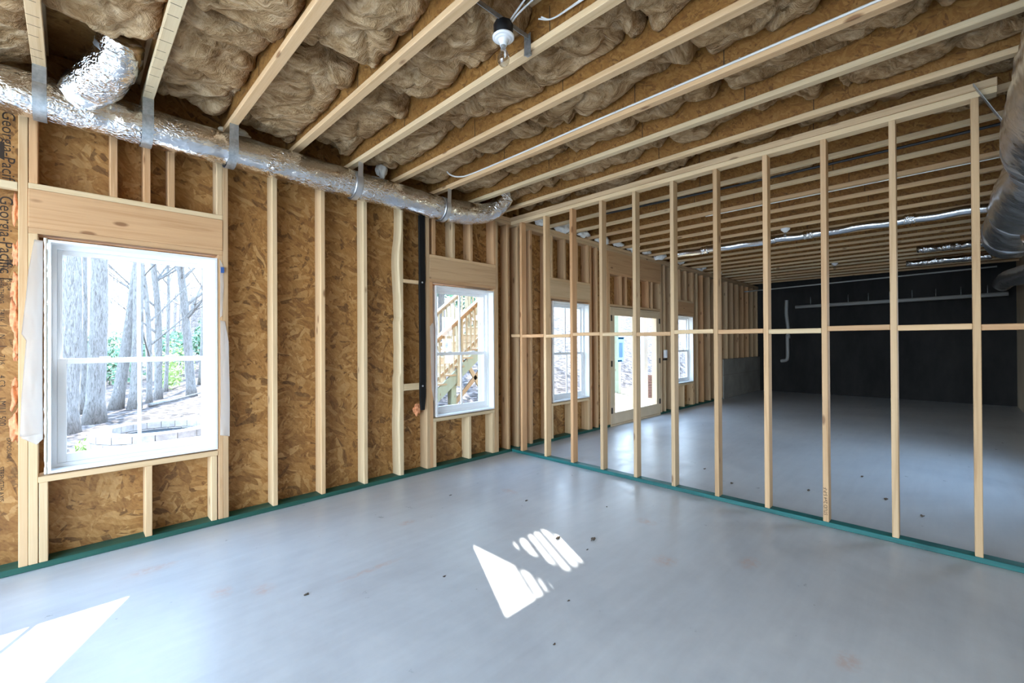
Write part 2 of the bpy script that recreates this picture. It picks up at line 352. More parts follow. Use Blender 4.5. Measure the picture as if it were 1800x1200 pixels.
def lathe(name, prof, mat, parent=None, seg=24, loc=(0, 0, 0)):
    bm = bmesh.new(); rings = []
    for r, z in prof: rings.append([bm.verts.new((r*math.cos(2*math.pi*k/seg), r*math.sin(2*math.pi*k/seg), z)) for k in range(seg)])
    for i in range(len(rings)-1):
        for k in range(seg): bm.faces.new((rings[i][k], rings[i][(k+1) % seg], rings[i+1][(k+1) % seg], rings[i+1][k]))
    bm.faces.new(rings[0][::-1]); bm.faces.new(rings[-1]); bmesh.ops.recalc_face_normals(bm, faces=bm.faces)
    me = bpy.data.meshes.new(name); bm.to_mesh(me); bm.free(); smooth(me); return link(name, me, mat, parent, loc)
def fbm(p, o=4): return noise.fractal(p, 1.0, 2.0, o)
ORD = 'first second third fourth fifth sixth seventh eighth ninth tenth eleventh twelfth thirteenth fourteenth fifteenth sixteenth seventeenth eighteenth nineteenth twentieth twenty-first twenty-second twenty-third twenty-fourth twenty-fifth'.split()

# ------------------------------------------------------------------ the setting
fl = multi('floor', [((XW-0.2, YS-0.2, -0.15), (XE+0.2, W+DEP+0.012, 0.0))], 'concrete_floor'); struct(fl, 'bare grey concrete floor slab of the basement', 'floor')
ce = multi('ceiling', [((XW-0.2, YS-0.2, ZJ+JD), (XE+0.2, W+DEP+0.012, ZJ+JD+0.02))], 'osb'); struct(ce, 'floor sheathing above the ceiling joists', 'ceiling')
Y0, Y1 = W+DEP, W+DEP+0.012
ops = sorted([(a-0.012, b+0.012, c-0.012, d+0.012) for a, b, c, d in WINS+[DOOR]])
bx = []; x = XW-0.2
for a, b_, c, d in ops:
    bx.append(((x, Y0, 0.0), (a, Y1, ZJ+JD)))
    if c > 0.01: bx.append(((a, Y0, 0.0), (b_, Y1, c)))
    bx.append(((a, Y0, d), (b_, Y1, ZJ+JD))); x = b_
bx.append(((x, Y0, 0.0), (XE+0.2, Y1, ZJ+JD)))
wn = multi('wall_north', bx, 'osb'); struct(wn, 'window wall sheathed in strand board behind the studs', 'wall')
wwo = WEST[0]
ww = multi('wall_west', [((XW-0.15, YS-0.2, 0), (XW, wwo[0], ZJ+JD)), ((XW-0.15, wwo[1], 0), (XW, W+DEP, ZJ+JD)), ((XW-0.15, wwo[0], wwo[3]), (XW, wwo[1], ZJ+JD)), ((XW-0.15, wwo[0], 0), (XW, wwo[1], wwo[2]))], 'tan_wall')
struct(ww, 'end wall behind the camera with a wide opening added for fill light', 'wall')
we = multi('wall_east', [((XE, YS-0.2, 0), (XE+0.2, W+DEP, ZJ+JD))], 'shade_dark_wall'); struct(we, 'poured concrete wall at the far end, colour darkened for its shade', 'wall')
ws = multi('wall_south', [((XW-0.15, YS-0.2, 0), (SOUTH[0], YS, ZJ+JD)), ((SOUTH[1], YS-0.2, 0), (XE+0.2, YS, ZJ+JD)), ((SOUTH[0], YS-0.2, 0), (SOUTH[1], YS, SOUTH[2])), ((SOUTH[0], YS-0.2, SOUTH[3]), (SOUTH[1], YS, ZJ+JD))], 'tan_wall'); struct(ws, 'tan wall along the right side of the far room, unseen light opening added', 'wall')
wf = multi('wall_foundation', [((11.62, W-0.03, 0), (XE, W+DEP, 1.0))], 'concrete_wall', bev=0.005); struct(wf, 'low concrete foundation wall under the far studs', 'wall')

# ------------------------------------------------------------------ windows and glass door
def window(n, X0, X1, Z0, Z1, desc):
    r = empty('window_%d' % n, ((X0+X1)/2, W, Z0)); struct(r, desc, 'window')
    t = 0.016; yo = W+DEP+0.02; yi = W-0.004
    multi('jamb_liner', [((X0, yi, Z0), (X0+t, yo, Z1)), ((X1-t, yi, Z0), (X1, yo, Z1)), ((X0+t, yi, Z1-t), (X1-t, yo, Z1)), ((X0+t, yi, Z0), (X1-t, yo, Z0+t))], 'liner', r)
    a, b_, c, d = X0+t, X1-t, Z0+t, Z1-t; fwid = 0.026
    yf = W+0.088
    multi('window_frame', [((a, yf, c), (a+fwid, yo, d)), ((b_-fwid, yf, c), (b_, yo, d)), ((a+fwid, yf, d-fwid), (b_-fwid, yo, d)), ((a+fwid, yf, c), (b_-fwid, yo, c+fwid))], 'vinyl', r)
    a += fwid; b_ -= fwid; c += fwid; d -= fwid; mid = c+(d-c)*0.475; xm = (a+b_)/2
    def sash(nm, zl, zh, ya, yb, st, rl, rh):
        s = multi(nm, [((a, ya, zl), (a+st, yb, zh)), ((b_-st, ya, zl), (b_, yb, zh)), ((a+st, ya, zl), (b_-st, yb, zl+rl)), ((a+st, ya, zh-rh), (b_-st, yb, zh)),
                       ((xm-0.011, ya+0.004, zl+rl), (xm+0.011, yb-0.004, zh-rh))], 'vinyl', r, bev=0.002)
        p = multi('pane', [((a+st, (ya+yb)/2-0.002, zl+rl), (b_-st, (ya+yb)/2+0.002, zh-rh))], 'glass'); p.parent = s
        return s
    sash('upper_sash', mid-0.018, d, W+0.126, W+0.152, 0.026, 0.034, 0.030)
    lo = sash('lower_sash', c, mid+0.018, W+0.096, W+0.122, 0.046, 0.058, 0.036)
    for q in (0.28, 0.72):
        lk = multi('sash_lock', [((a+(b_-a)*q-0.03, W+0.098, mid+0.018), (a+(b_-a)*q+0.03, W+0.12, mid+0.028))], 'vinyl', bev=0.003); lk.parent = lo
    return r
window(1, *WINS[0], 'large white double-hung window on the left looking into bare woods')
window(2, *WINS[1], 'white double-hung window showing the wooden outdoor stairs')
window(3, *WINS[2], 'white window behind the partition, left of the glass doors')
window(4, *WINS[3], 'white window behind the partition, right of the glass doors')

X0, X1, Z0, Z1 = DOOR; xm = (X0+X1)/2
dr = empty('door_1', (xm, W, 0)); struct(dr, 'pair of tan framed full glass patio doors', 'door')
multi('door_frame', [((X0, W-0.004, 0), (X0+0.032, W+DEP+0.02, Z1)), ((X1-0.032, W-0.004, 0), (X1, W+DEP+0.02, Z1)), ((X0+0.032, W-0.004, Z1-0.032), (X1-0.032, W+DEP+0.02, Z1)), ((X0+0.032, W-0.004, 0), (X1-0.032, W+DEP+0.02, 0.03))], 'door_paint', dr, bev=0.002)
for s, (a, b_) in enumerate(((X0+0.034, xm-0.002), (xm+0.002, X1-0.034))):
    zl, zh = 0.034, Z1-0.034; ya, yb = W+0.002, W+0.046; sw = 0.105
    lf = multi('door_leaf', [((a, ya, zl), (a+sw, yb, zh)), ((b_-sw, ya, zl), (b_, yb, zh)), ((a+sw, ya, zl), (b_-sw, yb, zl+0.19)), ((a+sw, ya, zh-0.105), (b_-sw, yb, zh))], 'door_paint', dr, bev=0.002)
    p = multi('pane', [((a+sw, (ya+yb)/2-0.002, zl+0.19), (b_-sw, (ya+yb)/2+0.002, zh-0.105))], 'glass'); p.parent = lf
    hx = a-0.012 if s == 0 else b_+0.004
    for hz in (0.22, 1.02, 1.80):
        h = multi('hinge', [((hx-0.012, W-0.016, hz), (hx+0.020, W+0.006, hz+0.10))], 'hinge', bev=0.002); h.parent = lf
    if s == 0:
        h = sweep('handle', spline([(b_-0.05, W+0.0, 1.02), (b_-0.05, W-0.05, 1.02), (b_-0.10, W-0.055, 1.02), (b_-0.15, W-0.055, 1.015)], 12), 0.009, 'hinge', 8); h.parent = lf
sh = empty('notice_sheet', (6.80, W+0.018, 1.25)); tag(sh, 'blue paper notice taped to the glass of the patio door', 'paper')
def leafq(nm, x0, z0, x1, z1, y, mat, parent, skew=0.0):
    me = bpy.data.meshes.new(nm); me.from_pydata([(x0+skew, y, z0), (x1-skew, y, z0), (x1, y, z1), (x0, y, z1)], [], [(0, 1, 2, 3)]); me.update()
    o = link(nm, me, mat, parent); o.location = -parent.location
leafq('sheet', 6.745, 1.10, 6.985, 1.52, W+0.0195, 'paper_blue', sh, 0.01)
leafq('printed_block', 6.80, 1.17, 6.93, 1.43, W+0.0185, 'paper_grey', sh)
multi('tape_strip', [((6.78, W+0.0172, 1.49), (6.96, W+0.0183, 1.525))], 'tape_blue', sh)
multi('tape_strip', [((6.76, W+0.0172, 1.095), (6.90, W+0.0183, 1.125))], 'tape_blue', sh)
sw = empty('switch_box', (8.47, W-0.03, 1.13)); tag(sw, 'small white electrical box beside the patio doors', 'switch')
multi('housing', [((8.43, W-0.045, 1.12), (8.52, W, 1.28))], 'vinyl', sw, bev=0.006); multi('bracket', [((8.42, W-0.02, 1.07), (8.56, W, 1.11))], 'hinge', sw, bev=0.003)

# ------------------------------------------------------------------ window wall framing
GF = 'studs of the window wall'
def stud(x0, x1, z0, z1, label, mat='pine_z', nm='wall_stud', grp=GF, cat='stud'):
    return tag(box(nm, (x0, W, z0), (x1, W+DEP, z1), mat), label, cat, grp)
tag(box('bottom_plate', (XW, W, 0.002), (6.48, W+DEP, 0.040), 'treated_green'), 'green treated bottom plate under the window wall studs', 'plate')
tag(box('bottom_plate', (8.31, W, 0.002), (11.60, W+DEP, 0.040), 'treated_green'), 'green treated bottom plate right of the patio doors', 'plate')
tag(box('top_plate', (XW, W, ZT), (XE, W+DEP-0.004, ZT+0.042), 'pine_x'), 'lower top plate along the window wall', 'plate', 'window wall top plates')
tag(box('top_plate', (XW, W, ZT+0.043), (XE, W+DEP-0.004, ZJ-0.001), 'pine_x'), 'upper top plate along the window wall', 'plate', 'window wall top plates')
B = 0.040
def opening(kl, X0, X1, Z0, Z1, where, crip_top, crip_bot, hd=0.245, zs=None, kmat='pine_z'):
    """king, jack, header, sill and cripples round an opening"""
    kl0 = X0-0.126
    stud(kl0, kl0+0.042, B, ZT, 'full height king stud at the left of '+where, kmat)
    stud(kl0+0.0425, X0-0.041, B, Z1+0.03, 'short jack stud at the left of '+where, kmat)
    stud(X1+0.038, X1+0.076, B, ZT, 'full height king stud at the right of '+where)
    stud(X1+0.004, X1+0.0375, B, Z1+0.03, 'short jack stud at the right of '+where)
    za = Z1+0.03; zb = za+0.036; zc = zb+hd; zd = zc+0.038
    xa, xb = kl0+0.0425, X1+0.0375
    tag(box('header_plate', (xa, W, za), (xb, W+DEP, zb), 'pine_x'), 'flat board under the header of '+where, 'plate')
    tag(box('header_beam', (xa, W-0.004, zb), (xb, W+DEP, zc), 'pine_x'), 'wide solid wood header over '+where, 'beam')
    tag(box('header_plate', (xa, W, zc), (xb, W+DEP, zd), 'pale_pine_x'), 'flat board on top of the header of '+where, 'plate')
    for i, (p, q) in enumerate(crip_top):
        stud(p, q, zd, ZT, '%s cripple stud from the left above %s' % (ORD[i], where), nm='cripple_stud', grp='cripple studs over windows')
    if crip_bot:
        s0, s1 = (Z0-0.050, Z0-0.012)
        tag(box('rough_sill', (X0-0.0405, W-0.003, s0), (X1+0.0035, W+DEP, s1), 'pale_pine_x'), 'rough wooden sill under '+where, 'sill')
        for i, (p, q) in enumerate(crip_bot):
            stud(p, q, B, s0, '%s cripple stud from the left under %s' % (ORD[i], where), nm='cripple_stud', grp='cripple studs under windows', mat='pale_pine_z')
opening(0, *WINS[0], 'the large left window', [(-0.184, -0.144), (0.198, 0.238), (0.378, 0.418), (0.520, 0.560), (0.826, 0.866)], [(-0.1405, -0.100), (0.385, 0.425), (0.786, 0.826)], kmat='pale_pine_z')
opening(0, *WINS[1], 'the outdoor stairs window', [(2.885, 2.925), (3.160, 3.200), (3.430, 3.470), (3.812, 3.852)], [(2.884, 2.924), (3.395, 3.435), (3.778, 3.818)], hd=0.235)
opening(0, *WINS[2], 'the window left of the patio doors', [(4.95, 4.99), (5.26, 5.30), (5.56, 5.60), (5.86, 5.90)], [(4.945, 4.985), (5.42, 5.46), (5.85, 5.888)], hd=0.235)
opening(0, *WINS[3], 'the window right of the patio doors', [(8.91, 8.95), (9.22, 9.26), (9.53, 9.57), (9.85, 9.89)], [(8.90, 8.939), (9.37, 9.41), (9.83, 9.868)], hd=0.235)
# patio door framing
X0, X1, Z0, Z1 = DOOR; wh = 'the patio doors'
stud(X0-0.085, X0-0.043, B, ZT, 'full height king stud at the left of '+wh); stud(X0-0.0425, X0-0.003, B, Z1+0.012, 'short jack stud at the left of '+wh)
stud(X1+0.0435, X1+0.085, B, ZT, 'full height king stud at the right of '+wh); stud(X1+0.003, X1+0.043, B, Z1+0.012, 'short jack stud at the right of '+wh)
tag(box('header_plate', (X0-0.0425, W, Z1+0.012), (X1+0.043, W+DEP, Z1+0.050), 'pine_x'), 'flat board directly above '+wh, 'plate')
tag(box('header_plate', (X0-0.0425, W, 2.60), (X1+0.043, W+DEP, 2.638), 'pine_x'), 'flat board under the high header over '+wh, 'plate')
tag(box('header_beam', (X0-0.0425, W-0.004, 2.638), (X1+0.043, W+DEP, ZT), 'pine_x'), 'deep header beam high over '+wh, 'beam')
for i, xx in enumerate((6.46, 6.85, 7.02, 7.44, 7.82, 7.97, 8.29)):
    stud(xx, xx+0.04, Z1+0.05, 2.60, '%s cripple stud from the left above %s' % (ORD[i], wh), nm='cripple_stud', grp='cripple studs over windows')
# regular studs (right edges measured)
for i, xr in enumerate((1.271, 1.682, 2.100)):
    stud(xr-0.040, xr, B, ZT, '%s stud right of the large left window' % ORD[i], 'pale_pine_z')
# the wane-edged stud
bm = bmesh.new(); n = 60; ringz = []
for i in range(n+1):
    z = B+(ZT-B)*i/n
    wv = 0.012*fbm(Vector((0.3, 1.7, z*2.3)), 3)+(0.016 if z > 1.7 else 0.0)*math.sin(z*5)-(0.012 if z < 1.1 else 0)
    x0 = 2.463+wv
    ringz.append([bm.verts.new(p) for p in ((x0+0.012, W+0.001, z), (x0, W+0.02, z), (x0, W+DEP, z), (2.506, W+DEP, z), (2.506, W+0.001, z))])
for i in range(n):
    for k in range(5): bm.faces.new((ringz[i][k], ringz[i][(k+1) % 5], ringz[i+1][(k+1) % 5], ringz[i+1][k]))
bm.faces.new(ringz[0][::-1]); bm.faces.new(ringz[-1]); bmesh.ops.recalc_face_normals(bm, faces=bm.faces)
me = bpy.data.meshes.new('wall_stud'); bm.to_mesh(me); bm.free()
tag(link('wall_stud', me, 'pale_pine_z'), 'fourth stud right of the large left window, with a wavy bark edge', 'stud', GF)
stud(4.060, 4.098, B, ZT, 'stud of the window wall where the open partition meets it', 'tan_pine_z')
stud(-0.640, -0.600, B, ZT, 'stud left of the large left window at the picture edge')
for i, xx in enumerate((4.24, 4.32, 4.50)): stud(xx, xx+0.04, B, ZT, '%s stud of the window wall just behind the partition' % ORD[i])
stud(6.10, 6.14, B, ZT, 'stud midway between the far window and the patio doors')
stud(8.50, 8.54, B, ZT, 'stud just right of the white switch box')
for i, xx in enumerate((10.10, 10.42, 10.83, 11.24, 11.58)): stud(xx, xx+0.04, B, ZT, '%s full height stud beyond the last window' % ORD[i])
for i in range(7):
    xx = 11.98+i*0.41; stud(xx, xx+0.04, 1.0, ZT, '%s short stud standing on the low concrete wall' % ORD[i])
tag(box('blocking', (2.510, W, 2.080), (2.795, W+0.038, 2.118), 'pale_pine_x'), 'upper short block behind the black strip', 'block') 
tag(box('blocking', (2.510, W, 0.928), (2.795, W+0.038, 1.000), 'pale_pine_x'), 'lower short block behind the black strip', 'block')
bk = bpy.data.objects
tag(box('blocking', (XW+0.4, W, 2.40), (-0.642, W+0.05, 2.45), 'pale_pine_x'), 'horizontal block left of the stud at the picture edge', 'block')
tag(box('blocking', (-0.598, W+0.001, 2.405), (-0.2305, W+0.05, 2.452), 'pale_pine_x'), 'horizontal pale block at the left edge beside the large window', 'block')
# black strip with screws
st = empty('bracing_strip', (2.735, W-0.006, 0.70)); tag(st, 'black vertical strip screwed over the blocks beside the stairs window', 'strip')
bm = bmesh.new(); ring = []
pr = [(-0.040, 0.0), (-0.044, 0.9), (-0.041, 2.28)]
for i in range(33):
    z = 2.29*i/32; wob = 0.006*math.sin(z*2.1+0.4)+0.006*(z > 1.4); hw = 0.042 if i > 1 else 0.026+0.008*i
    ring.append([bm.verts.new((wob-hw, 0.004, z)), bm.verts.new((wob-hw, -0.004, z)), bm.verts.new((wob-hw+0.012, -0.010, z)), bm.verts.new((wob+hw-0.012, -0.010, z)), bm.verts.new((wob+hw, -0.004, z)), bm.verts.new((wob+hw, 0.004, z))])
for i in range(32):
    for k in range(6): bm.faces.new((ring[i][k], ring[i][(k+1) % 6], ring[i+1][(k+1) % 6], ring[i+1][k]))
bm.faces.new(ring[0][::-1]); bm.faces.new(ring[-1]); bmesh.ops.recalc_face_normals(bm, faces=bm.faces)
me = bpy.data.meshes.new('strip'); bm.to_mesh(me); bm.free(); link('strip', me, 'black_strip', st)
for zz in (0.965-0.70, 2.10-0.70):
    s = lathe('screw', [(0.010, 0), (0.010, 0.004), (0.005, 0.007)], 'bolt', st, 10, (0.0, -0.010, zz)); s.rotation_euler = (math.pi/2, 0, 0)
def blob(name, c, r, mat, label, cat, sc=(1, 1, 1), amp=0.35, f=6.0, sub=4, group=None):
    bm = bmesh.new(); bmesh.ops.create_icosphere(bm, subdivisions=sub, radius=1.0)
    for v in bm.verts:
        d = v.co.normalized(); k = 1+amp*fbm(d*1.3+Vector(c)*f, 4); v.co = Vector((d.x*sc[0], d.y*sc[1], d.z*sc[2]))*r*k
    me = bpy.data.meshes.new(name); bm.to_mesh(me); bm.free(); smooth(me)
    return tag(link(name, me, mat, None, c), label, cat, group)
blob('insulation_tuft', (2.705, W+0.055, 0.70), 0.05, 'orange_fuzz', 'orange fluffy tuft at the foot of the black strip', 'insulation', (0.8, 0.6, 1.0), 0.8)

# orange fluff against the left king stud and lettering on the boards
for i, zz in enumerate((2.02, 1.80, 1.58, 1.40, 1.12, 0.92, 2.30)):
    blob('insulation_tuft', (-0.243, W+0.10, zz), 0.035+0.008*(i % 3), 'orange_fuzz', 'orange fluffy tuft at the left edge, %s' % ('topmost of its column' if i == 6 else '%s below the topmost' % ORD[i]), 'insulation', (0.45, 0.6, 1.9), 0.9, sub=3, group='orange tufts along the left stud')
def text_mesh(o, mw, parent, nm):
    bpy.context.view_layer.update(); dg = bpy.context.evaluated_depsgraph_get()
    me = bpy.data.meshes.new_from_object(o.evaluated_get(dg)); cu = o.data; bpy.data.objects.remove(o); bpy.data.curves.remove(cu)
    n = bpy.data.objects.new(nm, me); COL.objects.link(n); n.parent = parent; n.matrix_local = mw; return n
def lettering(txt, x, z, size, parent, rot):
    cu = bpy.data.curves.new('printed_lettering', 'FONT'); cu.body = txt; cu.size = size; cu.extrude = 0.0006; cu.align_x = 'LEFT'; cu.resolution_u = 3
    cu.materials.append(MATS['ink'])
    o = bpy.data.objects.new('printed_lettering', cu); COL.objects.link(o)
    return text_mesh(o, Matrix.Translation((x, Y0-0.0008, z)) @ Matrix.Rotation(math.pi/2, 4, 'X') @ Matrix.Rotation(rot, 4, 'Z'), parent, 'printed_lettering')
lettering('Georgia-Pacific', -0.305, 2.93, 0.082, wn, -math.pi/2)
lettering('Georgia-Pacific |', -0.315, 2.385, 0.082, wn, -math.pi/2)
for z, t, s in ((1.98, 'RATED', 0.030), (1.86, 'SHEATHING', 0.030), (1.66, '24/16', 0.034), (1.56, '|', 0.05), (1.50, 'N', 0.038), (1.43, '|', 0.05), (1.37, '7/16', 0.036), (1.24, '4 C3', 0.038), (1.10, '| MILL 500', 0.042), (0.66, 'STRENGTH AXIS', 0.030)):
    lettering(t, -0.318, z, s, wn, -math.pi/2)
for z, t, s in ((0.84, 'EXPOSURE 1', 0.028), (1.98, 'SPAN', 0.026), (1.86, 'PS 2-04', 0.026)): lettering(t, -0.285, z, s, wn, -math.pi/2)
bm = bmesh.new()
for tri in (((-0.385, 2.66), (-0.295, 2.61), (-0.295, 2.73)),):
    vs = [bm.verts.new((a, Y0-0.0012, c)) for a, c in tri]; bm.faces.new(vs)
r_ = bmesh.ops.extrude_face_region(bm, geom=list(bm.faces)); bmesh.ops.translate(bm, vec=(0, 0.001, 0), verts=[v for v in r_['geom'] if isinstance(v, bmesh.types.BMVert)])
me = bpy.data.meshes.new('printed_emblem'); bm.to_mesh(me); bm.free(); link('printed_emblem', me, 'ink', wn)

# house wrap flaps folded in round the windows
def flap(outline_l, outline_r, y, label, bands=None):
    """ruffled sheet between two edge lines given as (x, z) from top to bottom"""
    n, m = 60, 12
    def ev(line, t):
        u = t*(len(line)-1); i = min(int(u), len(line)-2); f = u-i
        return (line[i][0]*(1-f)+line[i+1][0]*f, line[i][1]*(1-f)+line[i+1][1]*f)
    bm = bmesh.new(); g = []
    for i in range(n+1):
        t = i/n; L = ev(outline_l, t); R = ev(outline_r, t); row = []
        for j in range(m+1):
            s = j/m; px = L[0]*(1-s)+R[0]*s; pz = L[1]*(1-s)+R[1]*s
            py = y-0.006-0.010*(1-s)-0.012*abs(fbm(Vector((px*9, pz*3.0, y)), 3))*(1-s*0.7)
            row.append(bm.verts.new((px, py, pz)))
        g.append(row)
    for i in range(n):
        for j in range(m): bm.faces.new((g[i][j], g[i][j+1], g[i+1][j+1], g[i+1][j]))
    r_ = bmesh.ops.solidify(bm, geom=list(bm.faces), thickness=0.001)
    me = bpy.data.meshes.new('house_wrap'); bm.to_mesh(me); bm.free(); smooth(me)
    return tag(link('house_wrap', me, 'wrap'), label, 'wrap')
flap([(-0.160, 2.10), (-0.185, 1.90), (-0.195, 1.74), (-0.215, 1.50), (-0.195, 1.46), (-0.215, 1.1), (-0.222, 0.86)], [(-0.122, 2.10), (-0.122, 1.90), (-0.122, 1.74), (-0.124, 1.50), (-0.124, 1.46), (-0.124, 1.1), (-0.122, 0.84)], W, 'white house wrap flap folded in along the left side of the large window')
flap([(-0.218, 0.855), (-0.150, 0.80)], [(-0.122, 0.868), (-0.122, 0.83)], W-0.012, 'small folded corner at the bottom of the left house wrap flap')
flap([(0.845, 1.62), (0.846, 1.3), (0.846, 1.0), (0.842, 0.71)], [(0.880, 1.615), (0.905, 1.45), (0.912, 1.0), (0.910, 0.69)], W, 'white house wrap flap hanging along the right side of the large window')
w3 = flap([(0.842, 2.11), (0.846, 1.9), (0.842, 1.64)], [(0.868, 2.06), (0.872, 1.9), (0.862, 1.66)], W+0.002, 'narrow crumpled house wrap strip beside the top right of the large window')
p = multi('printed_band', [((0.850, W-0.020, 2.00), (0.872, W-0.014, 2.045))], 'wrap_print'); p.parent = w3
flap([(2.862, 1.66), (2.830, 1.62), (2.838, 1.2), (2.850, 0.92), (2.862, 0.85)], [(2.890, 1.66), (2.893, 1.62), (2.893, 1.2), (2.893, 0.92), (2.893, 0.78)], W, 'white house wrap flap along the left side of the stairs window')
# spray foam bead in the gap left of the large window and above it
bm = bmesh.new(); pts = [(-0.1105, W-0.002, 0.60+1.52*i/80) for i in range(81)]
sweep_bm(bm, pts, [0.0075+0.004*fbm(Vector((0, 0, q[2]*22)), 3) for q in pts], 8)
me = bpy.data.meshes.new('foam_bead'); bm.to_mesh(me); bm.free(); smooth(me); tag(link('foam_bead', me, 'foam'), 'tan foam bead in the gap left of the large window', 'foam')

# ------------------------------------------------------------------ open partition
SP = 0.4064; PY0 = -0.0814; PD_ = 0.089; PT = 0.038
tag(box('bottom_plate', (D, YS, 0.002), (D+PD_, W-0.001, PT), 'treated_teal'), 'teal treated bottom plate of the open partition', 'plate')
tag(box('top_plate', (D, -0.20, ZT), (D+PD_, W-0.001, ZT+0.042), 'pale_pine_y'), 'lower top plate of the open partition', 'plate', 'partition top plates')
tag(box('top_plate', (D-0.006, -0.20, ZT+0.043), (D+PD_, W-0.001, ZJ-0.001), 'pine_y'), 'upper top plate of the open partition', 'plate', 'partition top plates')
SM = ['tan_pine_z', 'pine_z', 'pine_z', 'pine_z', 'tan_pine_z', 'pine_z', 'pine_z', 'pine_z', 'pine_z', 'pale_pine_z', 'pine_z']
studs = []
for i in range(11):
    y = PY0+i*SP
    lb = 'last stud at the right of the open partition, beside the foil trunk duct' if i == 0 else '%s stud of the open partition counted from the window wall' % ORD[10-i]
    if i == 2: lb = 'partition stud with ink stamping near its foot'
    studs.append(tag(box('partition_stud', (D, y-0.038, PT), (D+PD_, y, ZT), SM[i]), lb, 'stud', 'studs of the open partition'))
y = PY0-SP; tag(box('partition_stud', (D, y-0.038, PT), (D+PD_, y, 2.42), 'pine_z'), 'short stud under the foil trunk duct at the partition end', 'stud', 'studs of the open partition')
def stamp(txt, o, z, size):
    cu = bpy.data.curves.new('ink_stamp', 'FONT'); cu.body = txt; cu.size = size; cu.extrude = 0.0004; cu.materials.append(MATS['ink'])
    t = bpy.data.objects.new('ink_stamp', cu); COL.objects.link(t)
    text_mesh(t, Matrix.Translation((-PD_/2-0.0006, 0.009, z)) @ Matrix.Rotation(-math.pi/2, 4, 'Z') @ Matrix.Rotation(math.pi/2, 4, 'X') @ Matrix.Rotation(math.pi/2, 4, 'Z') @ Matrix.Translation((0, -0.018, 0)), o, 'ink_stamp')
stamp('STUD 2x4 S-P-F', studs[2], -(ZT-PT)/2+0.05, 0.032)
for i in range(12):
    yb = PY0-SP+(i)*SP; z = 1.500+0.012*((i*7) % 3-1)*0.6
    ya = yb+0.001; ye = min(yb+SP-0.039, W-0.002)
    if ye-ya < 0.05: continue
    lb = 'block right of the last partition stud, at mid height' if i == 0 else '%s mid-height block of the open partition from the window wall' % ORD[11-i]
    tag(box('blocking', (D-0.003*(i % 2), ya, z), (D+PD_-0.004*(i % 2), ye, z+0.038), ('pine_y', 'pale_pine_y')[i % 2]), lb, 'block', 'mid-height blocks of the partition')

# ------------------------------------------------------------------ ceiling joists
JX0, JS = -0.098, 0.5016; FW, FH = 0.060, 0.038
def joist(j, label, grp):
    xr = JX0+j*JS; xc = xr-FW/2; r = empty('ceiling_joist', (xc, (YS+W+0.1)/2, ZJ)); tag(r, label, 'joist', grp)
    ya, yb = YS, W+0.10
    box('bottom_flange', (xr-FW, ya, ZJ), (xr, yb, ZJ+FH), 'pale_pine_y', r); box('top_flange', (xr-FW, ya, ZJ+JD-FH), (xr, yb, ZJ+JD-0.001), 'pale_pine_y', r)
    w = box('web', (xc-0.006, ya, ZJ+FH), (xc+0.006, yb, ZJ+JD-FH), 'web_osb', r, 0)
    jr_ = random.Random(j*13+5); js = []
    for k in range(4):
        yj = -0.4+k*1.15+jr_.uniform(-.35, .35); js.append(((xc-0.0068, yj, ZJ+FH), (xc-0.0055, yj+0.005, ZJ+FH+0.16)))
    for lo_, hi_ in js: box('web_joint', lo_, hi_, 'ink', r, 0)
    if j in (0, 1):
        multi('pencil_marks', [((xr-FW*0.98, yy_, ZJ-0.0007), (xr-FW*jr_.uniform(.05, .4), yy_+0.003, ZJ+0.0003)) for yy_ in [0.9+q*0.118+jr_.uniform(-.02, .02) for q in range(26)]], 'ink', r)
for j in range(-1, 9):
    joist(j, ('%s wooden I-joist over the near room, counted from the left' % ORD[j]) if j >= 0 else 'I-joist over the near room just out of view on the left', 'joists over the near room')
for j in range(9, 29):
    joist(j, '%s ceiling joist of the far room, counted from the partition' % ORD[j-9], 'joists over the far room')

